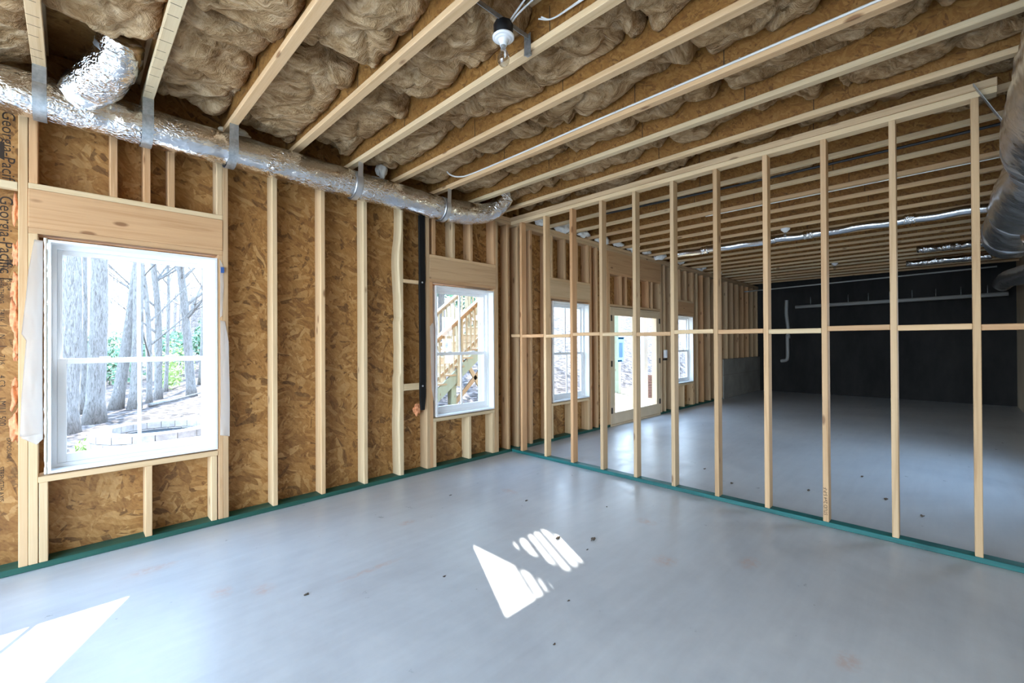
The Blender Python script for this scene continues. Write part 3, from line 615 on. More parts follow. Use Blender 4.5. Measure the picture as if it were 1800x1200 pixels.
# ------------------------------------------------------------------ insulation batts
def batt(xa, xb, ya, yb, z0, seed, label, droop_a=0.0, droop_b=0.0, step=0.018):
    nx = max(8, int((xb-xa)/step)); ny = max(10, int((yb-ya)/step)); sv = Vector((seed*3.7, seed*1.3, seed*7.1))
    verts = []; faces = []; ztop = ZJ+0.258
    for i in range(ny+1):
        t = i/ny; y = ya+(yb-ya)*t; da = (y-ya); db = (yb-y)
        for k in range(nx+1):
            s = k/nx; x = xa+(xb-xa)*s
            p = Vector((x, y, 0))+sv
            q = p+Vector((noise.noise(p*2.2), noise.noise(p*2.2+Vector((9, 4, 2))), 0))*0.22
            z = 0.055*noise.noise(q*1.3)+0.030*noise.noise(q*3.4)+0.011*noise.noise(q*7.5)
            dl, pl = noise.voronoi(Vector((q.x*2.6+q.y*0.9, q.y*2.0-q.x*1.1, seed*1.7)))
            cellr = noise.cell(pl[0]*17.3); z += 0.020*(cellr-0.5)+0.042*math.exp(-(dl[1]-dl[0])/0.055)
            u_ = Vector((q.x*0.9+q.y*1.7, q.y*1.5-q.x*1.2, seed))       # diagonal pleats
            rg = 1-abs(noise.noise(u_*1.25)); z += 0.060*max(0, rg-0.80)/0.20
            rg2 = 1-abs(noise.noise(Vector((q.x*2.0, q.y*6.5, seed))+q*0.6)); z += 0.014*max(0, rg2-0.72)/0.28
            z += 0.007*noise.noise(Vector((q.x*9, q.y*26, 0)))+0.008*noise.noise(q*24.0)
            e = abs(s*2-1); z += 0.045*e**8 - 0.018*(1-e*e)
            for dist, dr_ in ((da, droop_a), (db, droop_b)):
                if dist < 0.30: z -= dr_*math.sin(min(1, dist/0.10)*math.pi/2)*(1-dist/0.30)
                ed = 0.05+0.02*noise.noise(Vector((x*6, seed, 1)))
                if dist < ed: z += 0.12*(1-math.sqrt(max(0, 1-(1-dist/ed)**2)))
            yy = y+0.05*noise.noise(Vector((x*5, y*0.7, seed)))*(1 if min(da, db) < 0.4 else 0.3)
            verts.append((x, yy, min(max(z0+z, ZJ+0.042 if min(x-xa, xb-x) < 0.03 else ZJ-0.02), ZJ+0.225)))
    for i in range(ny):
        for k in range(nx):
            a = i*(nx+1)+k; faces.append((a, a+nx+1, a+nx+2, a+1))
    # closed top and sides
    base = len(verts)
    rim = [k for k in range(nx+1)]+[(i)*(nx+1)+nx for i in range(1, ny+1)]+[ny*(nx+1)+k for k in range(nx-1, -1, -1)]+[i*(nx+1) for i in range(ny-1, 0, -1)]
    for a in rim: verts.append((verts[a][0], verts[a][1], ztop))
    m = len(rim)
    for i in range(m): faces.append((rim[i], rim[(i+1) % m], base+(i+1) % m, base+i))
    faces.append(tuple(base+i for i in range(m-1, -1, -1)))
    me = bpy.data.meshes.new('insulation_batt'); me.from_pydata(verts, [], faces); me.update(); smooth(me)
    return tag(link('insulation_batt', me, 'fiberglass'), label, 'insulation', 'fiberglass batts between the joists')
def web_x(j): return JX0+j*JS-FW/2
LAY = {-1: [(-0.9, 1.2), (1.22, 3.3), (3.33, 4.05)], 0: [(-0.9, 1.0), (1.04, 3.36, 0, .06)], 1: [(-0.9, 0.9), (0.92, 2.75), (2.78, 4.02, .03, 0)], 2: [(-0.9, 1.35), (1.38, 2.60, 0, .05), (2.80, 4.05, .02, 0)],
       3: [(-0.9, 0.8), (0.83, 1.40, .02, .03), (1.70, 2.80, .03, 0), (2.95, 4.05)], 4: [(-0.9, 1.2), (1.24, 2.0), (2.03, 3.0), (3.06, 4.05)], 5: [(-0.9, 1.1), (1.16, 2.3), (2.42, 3.1), (3.14, 4.05)],
       6: [(-0.9, 1.12), (1.20, 2.5), (2.56, 3.3), (3.34, 4.05)], 7: [(-0.9, .55), (.62, 1.72), (1.86, 3.0), (3.04, 4.0)], 8: [(-0.9, .9), (0.98, 2.1), (2.2, 3.2), (3.24, 4.0)], 9: [(-.9, .7), (0.74, 1.9), (1.95, 2.6)], 10: [(1.0, 2.4)]}
sd = 1
for j, lst in LAY.items():
    xa, xb = web_x(j)+0.007, web_x(j+1)-0.007
    xa = max(xa, XW+0.01)
    for i, it in enumerate(lst):
        ya, yb = it[0], it[1]; dra, drb = (it[2], it[3]) if len(it) > 2 else (0, 0)
        pos = 'next to the window wall' if i == len(lst)-1 else '%s back from the window wall' % ORD[len(lst)-1-i]
        if len(lst) == 1: pos = 'the only piece there'
        if j < 0: lb = 'brown fiberglass batt left of the first joist, '+pos
        elif j < 8: lb = 'brown fiberglass batt right of the %s joist, %s' % (ORD[j], pos)
        elif j == 8: lb = 'brown fiberglass batt right of the ninth joist, '+pos
        else: lb = 'brown batt in the %s bay behind the partition, %s' % (('first', 'second')[j-9], pos)
        batt(xa, xb, ya, yb, ZJ+(0.088 if j < 3 else 0.118), sd, lb, dra, drb); sd += 1

# ------------------------------------------------------------------ foil duct along the window wall
def crinkle(amp, f, seed):
    def d(i, th, p):
        q = p*f+Vector((seed, seed*2.1, 0)); rg = 1-abs(noise.noise(q*1.9+Vector((5, 1, 2)))); return amp*(noise.noise(q)+0.6*noise.noise(q*2.3)+0.9*max(0, rg-0.8)/0.2*(0.4+0.6*noise.noise(q*0.3)))
    return d
DY = 3.955
def dz(x): return 2.945-0.016*max(0, x)-0.0 if x > 0 else 2.945
dt = empty('foil_duct', (1.0, DY, 2.9)); tag(dt, 'long shiny foil wrapped duct hung along the top of the window wall', 'duct')
ctrl = [(-2.5, DY, 2.945)]+[(x, DY, dz(x)) for x in (-1.2, -0.3, 0.3, 1.0, 1.7, 2.4, 2.9)]+[(3.2, 3.93, 2.915), (3.42, 3.87, 2.945), (3.56, 3.79, 3.03), (3.62, 3.72, 3.16)]
P = spline(ctrl, 420); R = []
for p in P:
    r = 0.128
    for bx_ in (-0.32, 0.18, 0.82, 1.88, 2.88): r -= 0.010*math.exp(-((p.x-bx_)/0.05)**2)
    r += 0.006*math.exp(-((p.x+0.1)/0.35)**2)
    if p.x > 3.2: r = 0.128-0.022*min(1, (p.x-3.2)/0.3)
    R.append(r)
sweep('jacket', P, R, 'foil', 48, dt, crinkle(0.028, 9, 1.0))
for bx_ in (1.88, 2.88):
    sweep('tape_band', [(bx_-0.035+0.07*i/6, DY, dz(bx_)) for i in range(7)], [0.124+0.004*math.sin(i*2.1) for i in range(7)], 'tape', 40, dt, crinkle(0.02, 14, 4))
for j in (0, 1, 2, 4, 6):
    xc = JX0+j*JS-FW/2; r = 0.1365; zc = dz(xc); bm = bmesh.new(); prev = None
    hw = 0.030 if j < 3 else 0.024
    arc = [(-r*1.0, ZJ-0.002-zc)]+[(-r*math.cos(t), -r*math.sin(t)) for t in np.linspace(-0.3, math.pi+0.3, 40)]+[(r*1.0, ZJ-0.002-zc)]
    rows = []
    for (a, c) in arc:
        l = math.hypot(a, c) or 1; na, nc = a/l*0.0022, c/l*0.0022
        rows.append([bm.verts.new((xc-hw, DY+a, zc+c)), bm.verts.new((xc+hw, DY+a, zc+c)), bm.verts.new((xc+hw, DY+a+na, zc+c+nc)), bm.verts.new((xc-hw, DY+a+na, zc+c+nc))])
    for i in range(len(rows)-1):
        for k in range(4): bm.faces.new((rows[i][k], rows[i][(k+1) % 4], rows[i+1][(k+1) % 4], rows[i+1][k]))
    bm.faces.new(rows[0][::-1]); bm.faces.new(rows[-1]); bmesh.ops.recalc_face_normals(bm, faces=bm.faces)
    me = bpy.data.meshes.new('duct_strap'); bm.to_mesh(me); bm.free()
    tag(link('duct_strap', me, 'galvanized' if j < 3 else 'tape'), 'metal hanging strap round the foil duct under the %s joist from the left' % ORD[j], 'strap', 'straps holding the foil duct')
# branch take-off rising between the first two joists
P = spline([(0.02, 3.93, 2.955), (0.08, 3.84, 3.03), (0.15, 3.72, 3.09), (0.20, 3.60, 3.16), (0.22, 3.50, 3.26)], 70)
sweep('jacket', P, [0.105+0.015*math.sin(i/70*math.pi) for i in range(71)], 'foil', 40, dt, crinkle(0.09, 9, 6)).name = 'elbow'
sweep('tape_band', [P[58]+(P[62]-P[58])*(k/4) for k in range(5)], 0.112, 'tape', 32, dt, crinkle(0.05, 12, 2))
G = 'white foam lumps sealing the joist ends'
blob('foam_plug', (3.615, 3.72, 3.175), 0.075, 'white_foam', 'white foam plug where the foil duct turns up', 'foam', (1, .9, 1.2), 0.25, group=G)
blob('foam_plug', (2.22, W-0.075, 3.20), 0.075, 'white_foam', 'white foam lump above the duct beside the sixth joist', 'foam', (.8, .7, 1.3), 0.4, group=G)
blob('foam_plug', (3.78, W-0.02, 3.13), 0.07, 'white_foam', 'crumpled white foam lump at the corner above the partition', 'foam', (1.4, .9, .7), 0.9, group=G)
blob('foam_plug', (0.93, W-0.10, 3.12), 0.06, 'foam', 'tan foam lump above the duct near the third joist', 'foam', (1.5, .8, .6), 0.4, group=G)
for k, xx in enumerate((4.62, 5.12, 5.62, 6.12, 6.62, 7.12, 7.62, 8.15, 9.1, 10.1, 11.2)):
    blob('foam_plug', (xx+0.05, W-0.05, 3.14), 0.10 if k % 2 else 0.08, 'white_foam', '%s white foam lump along the far room window wall top' % ORD[k], 'foam', (1.5, .8, .7), 0.8, sub=3, group=G)

# ------------------------------------------------------------------ foil trunk duct at the right
tk = empty('trunk_duct', (6.0, -0.53, 2.78)); tag(tk, 'large bulging foil trunk duct at the right running into the far room', 'duct')
YT, ZTK = -0.535, 2.765
def tr_r(x):
    prof = [(1.4, .30), (2.6, .31), (3.6, .315), (4.3, .32), (4.8, .285), (5.05, .225), (5.2, .225), (5.5, .262), (6.2, .285), (6.75, .280), (7.0, .245), (7.1, .250), (7.5, .285), (8.3, .290), (8.8, .255), (9.0, .18)]
    for (a, ra), (b_, rb) in zip(prof, prof[1:]):
        if x <= b_: t = (x-a)/(b_-a); t = t*t*(3-2*t); return ra+(rb-ra)*t
    return prof[-1][1]
P = [Vector((1.4+7.6*i/300, YT, ZTK)) for i in range(301)]
sweep('jacket', P, [tr_r(p.x) for p in P], 'trunk_foil', 64, tk, crinkle(0.030, 6, 3))
for xx in (4.60, 5.12, 7.05, 8.0):
    sweep('tape_band', [(xx-0.06+0.12*i/8, YT, ZTK) for i in range(9)], [tr_r(xx-0.06+0.12*i/8)+0.010 for i in range(9)], 'tape', 48, tk, crinkle(0.03, 10, 8))
P = spline([(6.9, -0.62, 2.52), (7.3, -0.70, 2.42), (7.8, -0.76, 2.36), (8.8, -0.78, 2.34), (10.2, -0.74, 2.42), (12.0, -0.70, 2.55), (13.6, -0.70, 2.6)], 140)
sweep('jacket', P, 0.145, 'trunk_foil', 36, tk, crinkle(0.05, 8, 5)).name = 'branch'
tag(box('hanger_rod', (13.895, 1.0, 2.445), (13.905, 1.01, ZJ), 'galvanized', None, 0), 'thin rod holding the drain pipe from the joists', 'rod')
s = box('hanger_strap', (4.06, -0.235, 2.72), (4.11, -0.232, 3.07), 'galvanized', None, 0); s.rotation_euler = (math.radians(-24), 0, 0); s.location = (4.10, -0.165, 2.905); tag(s, 'galvanized hanger strap from the partition top plate to the trunk duct', 'strap')
# slim insulated branches across the far ceiling
for nm, xx, y0, y1, z, r, lb in (('branch_duct', 7.75, 3.55, -0.30, 3.015, 0.055, 'thin foil branch duct crossing under the far room joists'), ('branch_duct', 10.6, 0.45, -0.45, 3.034, 0.05, 'short foil branch duct farther back in the far room')):
    e = empty(nm, (xx, 2, z)); tag(e, lb, 'duct')
    P = [Vector((xx+0.02*math.sin(i*0.21), y0+(y1-y0)*i/120, z+0.006*math.sin(i*0.4))) for i in range(121)]
    sweep('jacket', P, r, 'smooth_foil', 20, e, crinkle(0.05, 9, 2))
    for q in (0.14, 0.40, 0.53, 0.82):
        c = P[int(q*120)]; sweep('tape_band', [c+Vector((0, -0.06+0.02*k, 0)) for k in range(7)], [r+0.004+0.006*(k % 2) for k in range(7)], 'foil', 16, e, crinkle(0.1, 20, 3))

# ------------------------------------------------------------------ bare bulb light between joists
cx, cy = 1.660, 1.715
lf = empty('ceiling_light', (cx, cy, 3.13)); tag(lf, 'bare clear bulb in a white holder on a black box between two joists', 'light')
xa, xb = web_x(3)+0.03, web_x(4)-0.03
multi('hanger_bar', [((web_x(3)+0.008, cy-0.016, 3.150), (web_x(4)-0.0305, cy-0.012, 3.176)), ((web_x(3)+0.008, cy-0.012, 3.172), (web_x(4)-0.0305, cy+0.004, 3.176))], 'galvanized', lf)
multi('mounting_bracket', [((web_x(4)-0.034, cy-0.03, 3.070), (web_x(4)-0.0305, cy+0.02, 3.185)), ((web_x(4)-0.034, cy-0.02, 3.068), (web_x(4)-0.012, cy+0.012, 3.084))], 'galvanized', lf)
bxo = lathe('outlet_box', [(0.051, -0.045), (0.053, -0.04), (0.053, 0.02), (0.048, 0.026)], 'black_plastic', lf, 8)
lathe('lamp_holder', [(0.057, -0.046), (0.060, -0.049), (0.059, -0.056), (0.052, -0.060), (0.047, -0.058), (0.043, -0.064), (0.036, -0.067), (0.030, -0.065), (0.027, -0.074), (0.021, -0.086), (0.019, -0.096), (0.015, -0.096)], 'porcelain', lf, 32)
lathe('bulb_cap', [(0.0130, -0.094), (0.0132, -0.106), (0.012, -0.109)], 'brass', lf, 16)
lathe('bulb', [(0.0135, -0.108), (0.017, -0.118), (0.026, -0.138), (0.0325, -0.160), (0.0335, -0.172), (0.029, -0.190), (0.018, -0.203), (0.004, -0.208)], 'bulb_glass', lf, 24)
for q, (dx, dy) in enumerate(((0.02, 0.03), (0.035, 0.02))):
    P = spline([(cx+dx, cy+dy-0.02, 3.145), (cx+dx+0.004, cy+dy-0.10, 3.19), (cx+dx-0.03+q*0.05, cy-0.30, 3.25), (cx+dx-0.04+q*0.03, cy-0.42, 3.32)], 30)
    tag(sweep('cable', P, 0.005, 'cable_white', 8), '%s white cable dropping into the black light box' % ('left' if q == 0 else 'right'), 'cable')
xx = web_x(4)-0.012
for q in range(2):
    P = spline([(xx-0.05, 1.60-0.02*q, 3.20), (xx-0.03, 1.52, 3.17), (xx-0.018, 1.38, 3.172+0.006*q), (xx-0.012-0.012*q, 1.0, 3.176+0.012*q), (xx-0.010, 0.2, 3.172+0.012*q)], 50)
    tag(sweep('cable', P, 0.0042, 'cable_white', 8), '%s white cable along the joist right of the bare bulb' % ('lower' if q == 0 else 'upper'), 'cable')
xx = JX0+6*JS-FW-0.008
P = spline([(xx-0.10, 3.72, 3.28), (xx-0.09, 3.66, 3.17), (xx-0.03, 3.56, 3.128), (xx, 3.35, 3.122), (xx, 2.6, 3.119), (xx-0.002, 1.9, 3.122), (xx, 1.0, 3.119), (xx, -0.8, 3.119)], 120)
cb = sweep('cable', P, 0.0075, 'cable_white', 8); tag(cb, 'long white cable stapled along the seventh joist', 'cable')
for yy in (0.55, 0.9, 1.3, 1.75, 2.3):
    s = multi('staple', [((xx-0.009, yy-0.004, 3.118), (xx+0.0085, yy+0.004, 3.1285))], 'bolt'); s.parent = cb
P = spline([(4.83, 3.2, 3.073), (4.90, 2.4, 3.072), (4.96, 1.6, 3.073), (5.0, 0.2, 3.072), (5.0, -0.3, 3.072)], 40)
tag(sweep('cable', P, 0.012, 'black_plastic', 8), 'black cable running under the first joists behind the partition', 'cable')
P = spline([(5.9, 2.3, 3.076), (5.9, 1.2, 3.072), (5.92, 0.0, 3.076), (5.92, -0.3, 3.076)], 40)
tag(sweep('cable', P, 0.006, 'cable_white', 8), 'white cable running under the joists behind the partition', 'cable')

# ------------------------------------------------------------------ pipes and fittings at the far end
pz = empty('drain_pipe', (13.9, 1.0, 2.38)); tag(pz, 'white drain pipe hung along the top of the far wall', 'pipe')
sweep('pipe', [(13.9, 3.05, 2.37), (13.9, -0.80, 2.41)], 0.045, 'pvc', 14, pz)
for k in range(9): sweep('hanger', [(13.9, 2.7-k*0.4, 2.40), (13.9, 2.7-k*0.4, 2.62)], 0.006, 'galvanized', 6, pz)
pv = empty('waste_pipe', (14.49, 3.40, 0.9)); tag(pv, 'white waste pipe dropping down the far corner with a bent foot', 'pipe')
sweep('pipe', spline([(14.49, 3.39, 2.62), (14.49, 3.40, 2.24), (14.49, 3.36, 1.77), (14.49, 3.38, 1.5), (14.49, 3.38, 1.03), (14.49, 3.42, 0.91), (14.49, 3.55, 0.88)], 50), 0.047, 'pvc', 14, pv)
sweep('coupling', [(14.49, 3.37, 1.63), (14.49, 3.37, 1.53)], 0.061, 'pvc', 14, pv)
tag(sweep('water_pipe', [(13.0, 4.05, 2.80), (13.0, 2.6, 2.83), (13.0, 0.3, 2.88), (13.0, -0.6, 2.90)], 0.016, 'pvc', 10), 'thin white pipe running under the joists near the far wall', 'pipe')
for k, (px, py) in enumerate(((7.396, 1.74), (11.409, 1.78))):
    e = empty('lamp_holder', (px, py, ZJ)); tag(e, ('white bulb holder under the far room joists', 'white bulb holder near the far wall')[k], 'light')
    lathe('holder', [(0.06, 0.0), (0.06, -0.02), (0.035, -0.045), (0.02, -0.06)], 'porcelain', e, 16); lathe('bulb', [(0.012, -0.06), (0.028, -0.10), (0.02, -0.13), (0.004, -0.138)], 'bulb_glass', e, 12)
e = empty('foil_bundle', (12.2, 0.5, 2.75)); tag(e, 'dark crumpled foil duct lying across the far end below the joists', 'duct')
sweep('jacket', [Vector((12.2, 0.70-1.2*i/60, 3.022)) for i in range(61)], 0.06, 'foil', 24, e, crinkle(0.15, 8, 5))

# ------------------------------------------------------------------ debris on the floor
DB = [(2.52, 2.06, .028), (2.68, 1.86, .035), (2.52, 1.80, .012), (2.53, 3.36, .016), (2.92, 2.75, .02), (0.95, 2.62, .02), (1.62, 2.22, .014), (1.95, 1.52, .012), (3.3, 2.15, .012), (1.2, 1.35, .012), (1.62, 1.35, .01), (0.45, 1.05, .012), (5.0, 1.0, .03), (5.2, .45, .035), (5.05, 2.0, .025), (4.9, .2, .03), (5.9, .7, .03), (4.72, 1.6, .03)]
for k, (x, y, r) in enumerate(DB):
    where = 'in the sun patch' if k < 3 else ('beyond the partition' if k > 11 else 'on the open concrete')
    n_ = k-12 if k > 11 else (k if k < 3 else k-3)
    blob('wood_chip', (x, y, r*0.2), r*0.7, 'debris', 'small dark wood chip %s, %s of its kind there' % (where, ORD[n_]), 'debris', (1.0, 0.55, 0.3), 0.9, sub=2, group='dark chips scattered on the floor')

# ------------------------------------------------------------------ outdoors: ground
def smst(a, b_, x): t = min(1, max(0, (x-a)/(b_-a))); return t*t*(3-2*t)
def gz(x, y):
    z = -0.30+0.10*smst(4, 7, x)
    z += 0.24*max(0, y-7.6)*smst(4.5, 11, x)*(1-0.5*smst(16, 40, y)) + 0.05*max(0, x-10)*smst(7.5, 10, y) + 0.03*max(0, y-13)*smst(0, 6, x)
    return z+0.06*noise.noise(Vector((x*.35, y*.35, 0)))+0.03*noise.noise(Vector((x*1.3, y*1.3, 5)))
bm = bmesh.new(); xs = np.concatenate([np.linspace(-30, -4, 14), np.linspace(-3, 24, 82), np.linspace(25, 60, 18)]); ys = np.concatenate([np.linspace(W+DEP+0.02, 20, 70), np.linspace(21, 70, 25)])
gv = [[bm.verts.new((x, y, gz(x, y))) for y in ys] for x in xs]
for i in range(len(xs)-1):
    for j in range(len(ys)-1): bm.faces.new((gv[i][j], gv[i+1][j], gv[i+1][j+1], gv[i][j+1]))
for f in bm.faces: f.smooth = True
me = bpy.data.meshes.new('ground'); bm.to_mesh(me); bm.free(); gr = link('ground', me, 'leaf_litter'); struct(gr, 'sunlit ground of fallen leaves and straw outside', 'ground')
g2 = multi('ground', [((-30, -20, -0.45), (XW-0.2, W+DEP+0.02, -0.10))], 'patio'); struct(g2, 'pale concrete apron added behind the camera to bounce light into the room', 'ground')
g3 = multi('ground', [((XW-0.2, -20, -0.45), (40, YS-0.2, -0.20))], 'leaf_litter'); struct(g3, 'ground beyond the right wall', 'ground')

# ------------------------------------------------------------------ outdoors: fire pit
fx, fy = 1.0, 8.95; fz = gz(fx, fy)
fp = empty('fire_pit', (fx, fy, fz)); tag(fp, 'round stone fire pit on the leaf covered ground outside the large window', 'fire pit')
bm = bmesh.new()
for c in range(4):
    nb = 20
    for k in range(nb):
        a0 = 2*math.pi*(k+0.5*(c % 2))/nb; a1 = a0+2*math.pi/nb*0.965
        z0, z1 = 0.115*c-0.02, 0.115*(c+1)-0.028
        q = [(math.cos(a)*r, math.sin(a)*r) for a in (a0, a1) for r in (0.60, 0.83)]
        vs = [bm.verts.new((x, y, z)) for z in (z0, z1) for x, y in q]
        for idx in ((0, 1, 3, 2), (4, 6, 7, 5), (0, 4, 5, 1), (2, 3, 7, 6), (0, 2, 6, 4), (1, 5, 7, 3)): bm.faces.new([vs[t] for t in idx])
bmesh.ops.recalc_face_normals(bm, faces=bm.faces); me = bpy.data.meshes.new('stone_ring'); bm.to_mesh(me); bm.free(); link('stone_ring', me, 'stone', fp)
lathe('ash_bed', [(0.60, 0.0), (0.60, 0.30), (0.45, 0.27), (0.05, 0.26)], 'char', fp, 28)

# ------------------------------------------------------------------ outdoors: trees
def limb(bm, p, d, r, L, depth, rng, seg=7, bend=0.25):
    n = 7; pts = [p.copy()]; dd = d.copy()
    for i in range(n):
        dd = (dd+Vector((rng.uniform(-1, 1), rng.uniform(-1, 1), rng.uniform(-.2, .6)))*bend*0.3).normalized(); pts.append(pts[-1]+dd*L/n)
    rad = [r*(1-0.75*i/n) for i in range(n+1)]; sweep_bm(bm, pts, rad, seg, False)
    if depth > 0:
        for k in range(rng.randint(3, 4)):
            i = rng.randint(2, n); a = rng.uniform(0, 6.28); ax = dd.cross(Vector((math.cos(a), math.sin(a), 0.3))).normalized()
            nd = (pts[i]-pts[i-1]).normalized(); nd = (Matrix.Rotation(rng.uniform(0.4, 0.9), 3, ax) @ nd)
            limb(bm, pts[i], nd, max(rad[i]*0.6, 0.006), L*rng.uniform(.45, .7), depth-1, rng, 5)
def tree(x, y, r, h, label, lean=(0, 0), branches=6, seed=1, low=0.35, kink=0.0, bl=2.2, depth=2):
    rng = random.Random(seed); z = gz(x, y)-0.05; t = empty('tree', (x, y, z)); tag(t, label, 'tree', 'bare trees outside the large window')
    n = 26; pts = []; rad = []
    for i in range(n+1):
        s = i/n; zz = h*s
        pts.append(Vector((lean[0]*s+kink*math.sin(s*7)*0.3+0.06*noise.noise(Vector((seed, s*3, 0))), lean[1]*s, zz))); fl = 1+0.38*math.exp(-zz/0.20)
        rad.append(max(r*0.80*(1-0.55*s)*fl, 0.01))
    tr_ = sweep('trunk', pts, rad, 'bark', 16, None, lambda i, th, p: 0.07*noise.noise(p*5+Vector((seed, 0, 0)))); tr_.parent = t
    bm = bmesh.new()
    for k in range(branches):
        s = low+(0.98-low)*rng.random(); i = int(s*n); a = rng.uniform(0, 6.28); d = Vector((math.cos(a), math.sin(a), rng.uniform(.5, 1.3))).normalized()
        limb(bm, pts[i], d, max(rad[i]*0.45, 0.012), bl*rng.uniform(.6, 1.2), depth, rng)
    if branches:
        me = bpy.data.meshes.new('branches'); bm.to_mesh(me); bm.free(); smooth(me); link('branches', me, 'bark', t)
# positions found from the photo's columns through the large window: (pixel x, distance Y)
def colx(px, y):
    d = fw*CAM_F+r2*(px-900); return d.x/d.y*y
TR = [(113, 12.6, .235, 13, 'thick furrowed trunk nearest the left edge of the large window', (0.1, 0), 5, .5),
      (136, 15.5, .20, 14, 'pale thick trunk just right of the leftmost trunk', (-.05, 0), 5, .5),
      (166, 13.6, .215, 14, 'thick trunk with a flared foot in the left of the window', (0.05, 0), 5, .5),
      (203, 15.8, .17, 13, 'dark bending trunk leaning right beside the window muntin', (1.35, 0.2), 5, .55),
      (236, 15.5, .16, 13, 'straight pale trunk just left of the window muntin', (.1, 0), 5, .5),
      (262, 17.0, .09, 9, 'slender forked tree right of the window muntin', (-.3, 0), 16, .16),
      (278, 18.0, .125, 11, 'medium trunk with upright branches right of the muntin', (-.35, 0), 16, .18),
      (291, 20.0, .075, 10, 'thin pole-like tree between the right pair', (.1, 0), 14, .18),
      (337, 17.5, .16, 11, 'many-branched tree near the right edge of the large window', (-.9, 0), 26, .14),
      (352, 21.0, .10, 11, 'thin tree at the right edge of the large window', (.2, 0), 18, .16)]
for i, (px, y, r, h, lb, ln, nb, lo) in enumerate(TR): tree(colx(px, y), y, r, h, lb, ln, nb, 20+i, lo, kink=0.25)
rng = random.Random(5); bm = bmesh.new()
for k in range(150):
    y = rng.uniform(24, 52); px = rng.uniform(20, 430) if k < 75 else rng.uniform(740, 1260); x = colx(px, y); z = gz(x, y)-0.1
    h = rng.uniform(7, 14); r = rng.uniform(.04, .14); l = rng.uniform(-.8, .8)
    sweep_bm(bm, [(x, y, z), (x+l*.3, y, z+h*.4), (x+l, y, z+h)], [r, r*.7, r*.2], 5, False)
    for b_ in range(5):
        s = rng.uniform(.15, .9); p0 = Vector((x+l*s, y, z+h*s)); p1 = p0+Vector((rng.uniform(-1.6, 1.6), rng.uniform(-.5, .5), rng.uniform(.4, 1.8)))
        sweep_bm(bm, [p0, (p0+p1)/2+Vector((0, 0, .1)), p1], [r*.35, r*.25, .008], 4, False)
me = bpy.data.meshes.new('woodland'); bm.to_mesh(me); bm.free(); smooth(me); tag(link('woodland', me, 'twig'), 'distant thicket of thin bare trunks and twigs behind the yard', 'woods', kind='stuff')
def leaves(name, spots, mat, label, cat, size=0.09, per=420, kind='stuff', parent=None):
    rng = random.Random(11); V = []; F = []
    for (x, y, z, rx, rz) in spots:
        for k in range(per):
            d = Vector((rng.gauss(0, 1), rng.gauss(0, 1), rng.gauss(0, 1))).normalized()*rng.random()**0.4
            c = Vector((x+d.x*rx, y+d.y*rx, z+d.z*rz)); a = Vector((rng.uniform(-1, 1), rng.uniform(-1, 1), rng.uniform(-1, 1))).normalized(); b_ = a.orthogonal().normalized()
            s = size*rng.uniform(.6, 1.3); n = len(V); V += [c-a*s, c+b_*s*.45, c+a*s, c-b_*s*.45]; F.append((n, n+1, n+2, n+3))
    me = bpy.data.meshes.new(name); me.from_pydata(V, [], F); me.update()
    return tag(link(name, me, mat), label, cat, kind=kind)
spots = []
rng = random.Random(3)
for k in range(16):
    px = rng.uniform(90, 380); y = rng.uniform(25, 34); x = colx(px, y); spots.append((x, y, gz(x, y)+rng.uniform(.6, 1.6), rng.uniform(.7, 1.4), rng.uniform(.7, 1.3)))
leaves('undergrowth', spots, 'leaf', 'hazy green evergreen undergrowth behind the bare trees', 'bushes', 0.12)
leaves('undergrowth', [(colx(305, 21), 21, gz(3, 21)+.9, .7, .8), (colx(298, 20.5), 20.5, gz(3, 20)+.5, .4, .5)], 'leaf_pale', 'sunlit yellow green shrub behind the fire pit', 'bushes', 0.08, 300)
leaves('undergrowth', [(colx(152, 9.8), 9.8, gz(.2, 9.8)+.12, .16, .12)], 'leaf_pale', 'small yellow green tuft left of the fire pit', 'bushes', 0.04, 160)
# evergreen seen behind the stair rail
ex, ey = colx(776, 15), 15.0; spots = []
for k in range(26):
    zz = k/26; rr = 2.4*(1-zz*.75); a = k*2.4; spots.append((ex+math.cos(a)*rr*.6, ey+math.sin(a)*rr*.6, gz(ex, ey)+1.6+zz*5.5, .8, .5))
ev = empty('evergreen_tree', (ex, ey, gz(ex, ey)-.05)); tag(ev, 'dark evergreen tree behind the outdoor stair rail', 'tree')
lv = leaves('foliage', spots, 'leaf', 'x', 'x', .13, 260)
for k_ in ('label', 'category', 'kind'): del lv[k_]
lv.parent = ev; lv.location = -ev.location
t_ = sweep('trunk', [(0, 0, 0), (0, 0, 3.5), (0.05, 0, 7.5)], [.16, .11, .03], 'bark', 10); t_.parent = ev
tag(sweep('fallen_log', spline([(colx(262, 15.5), 15.5, gz(2, 15.5)+.05), (colx(310, 16), 16, gz(3, 16)+.10), (colx(362, 16.4), 16.4, gz(5, 16)+.14)], 16), [.05-.002*i for i in range(17)], 'bark', 8), 'thin fallen log lying on the leaves behind the fire pit', 'log')

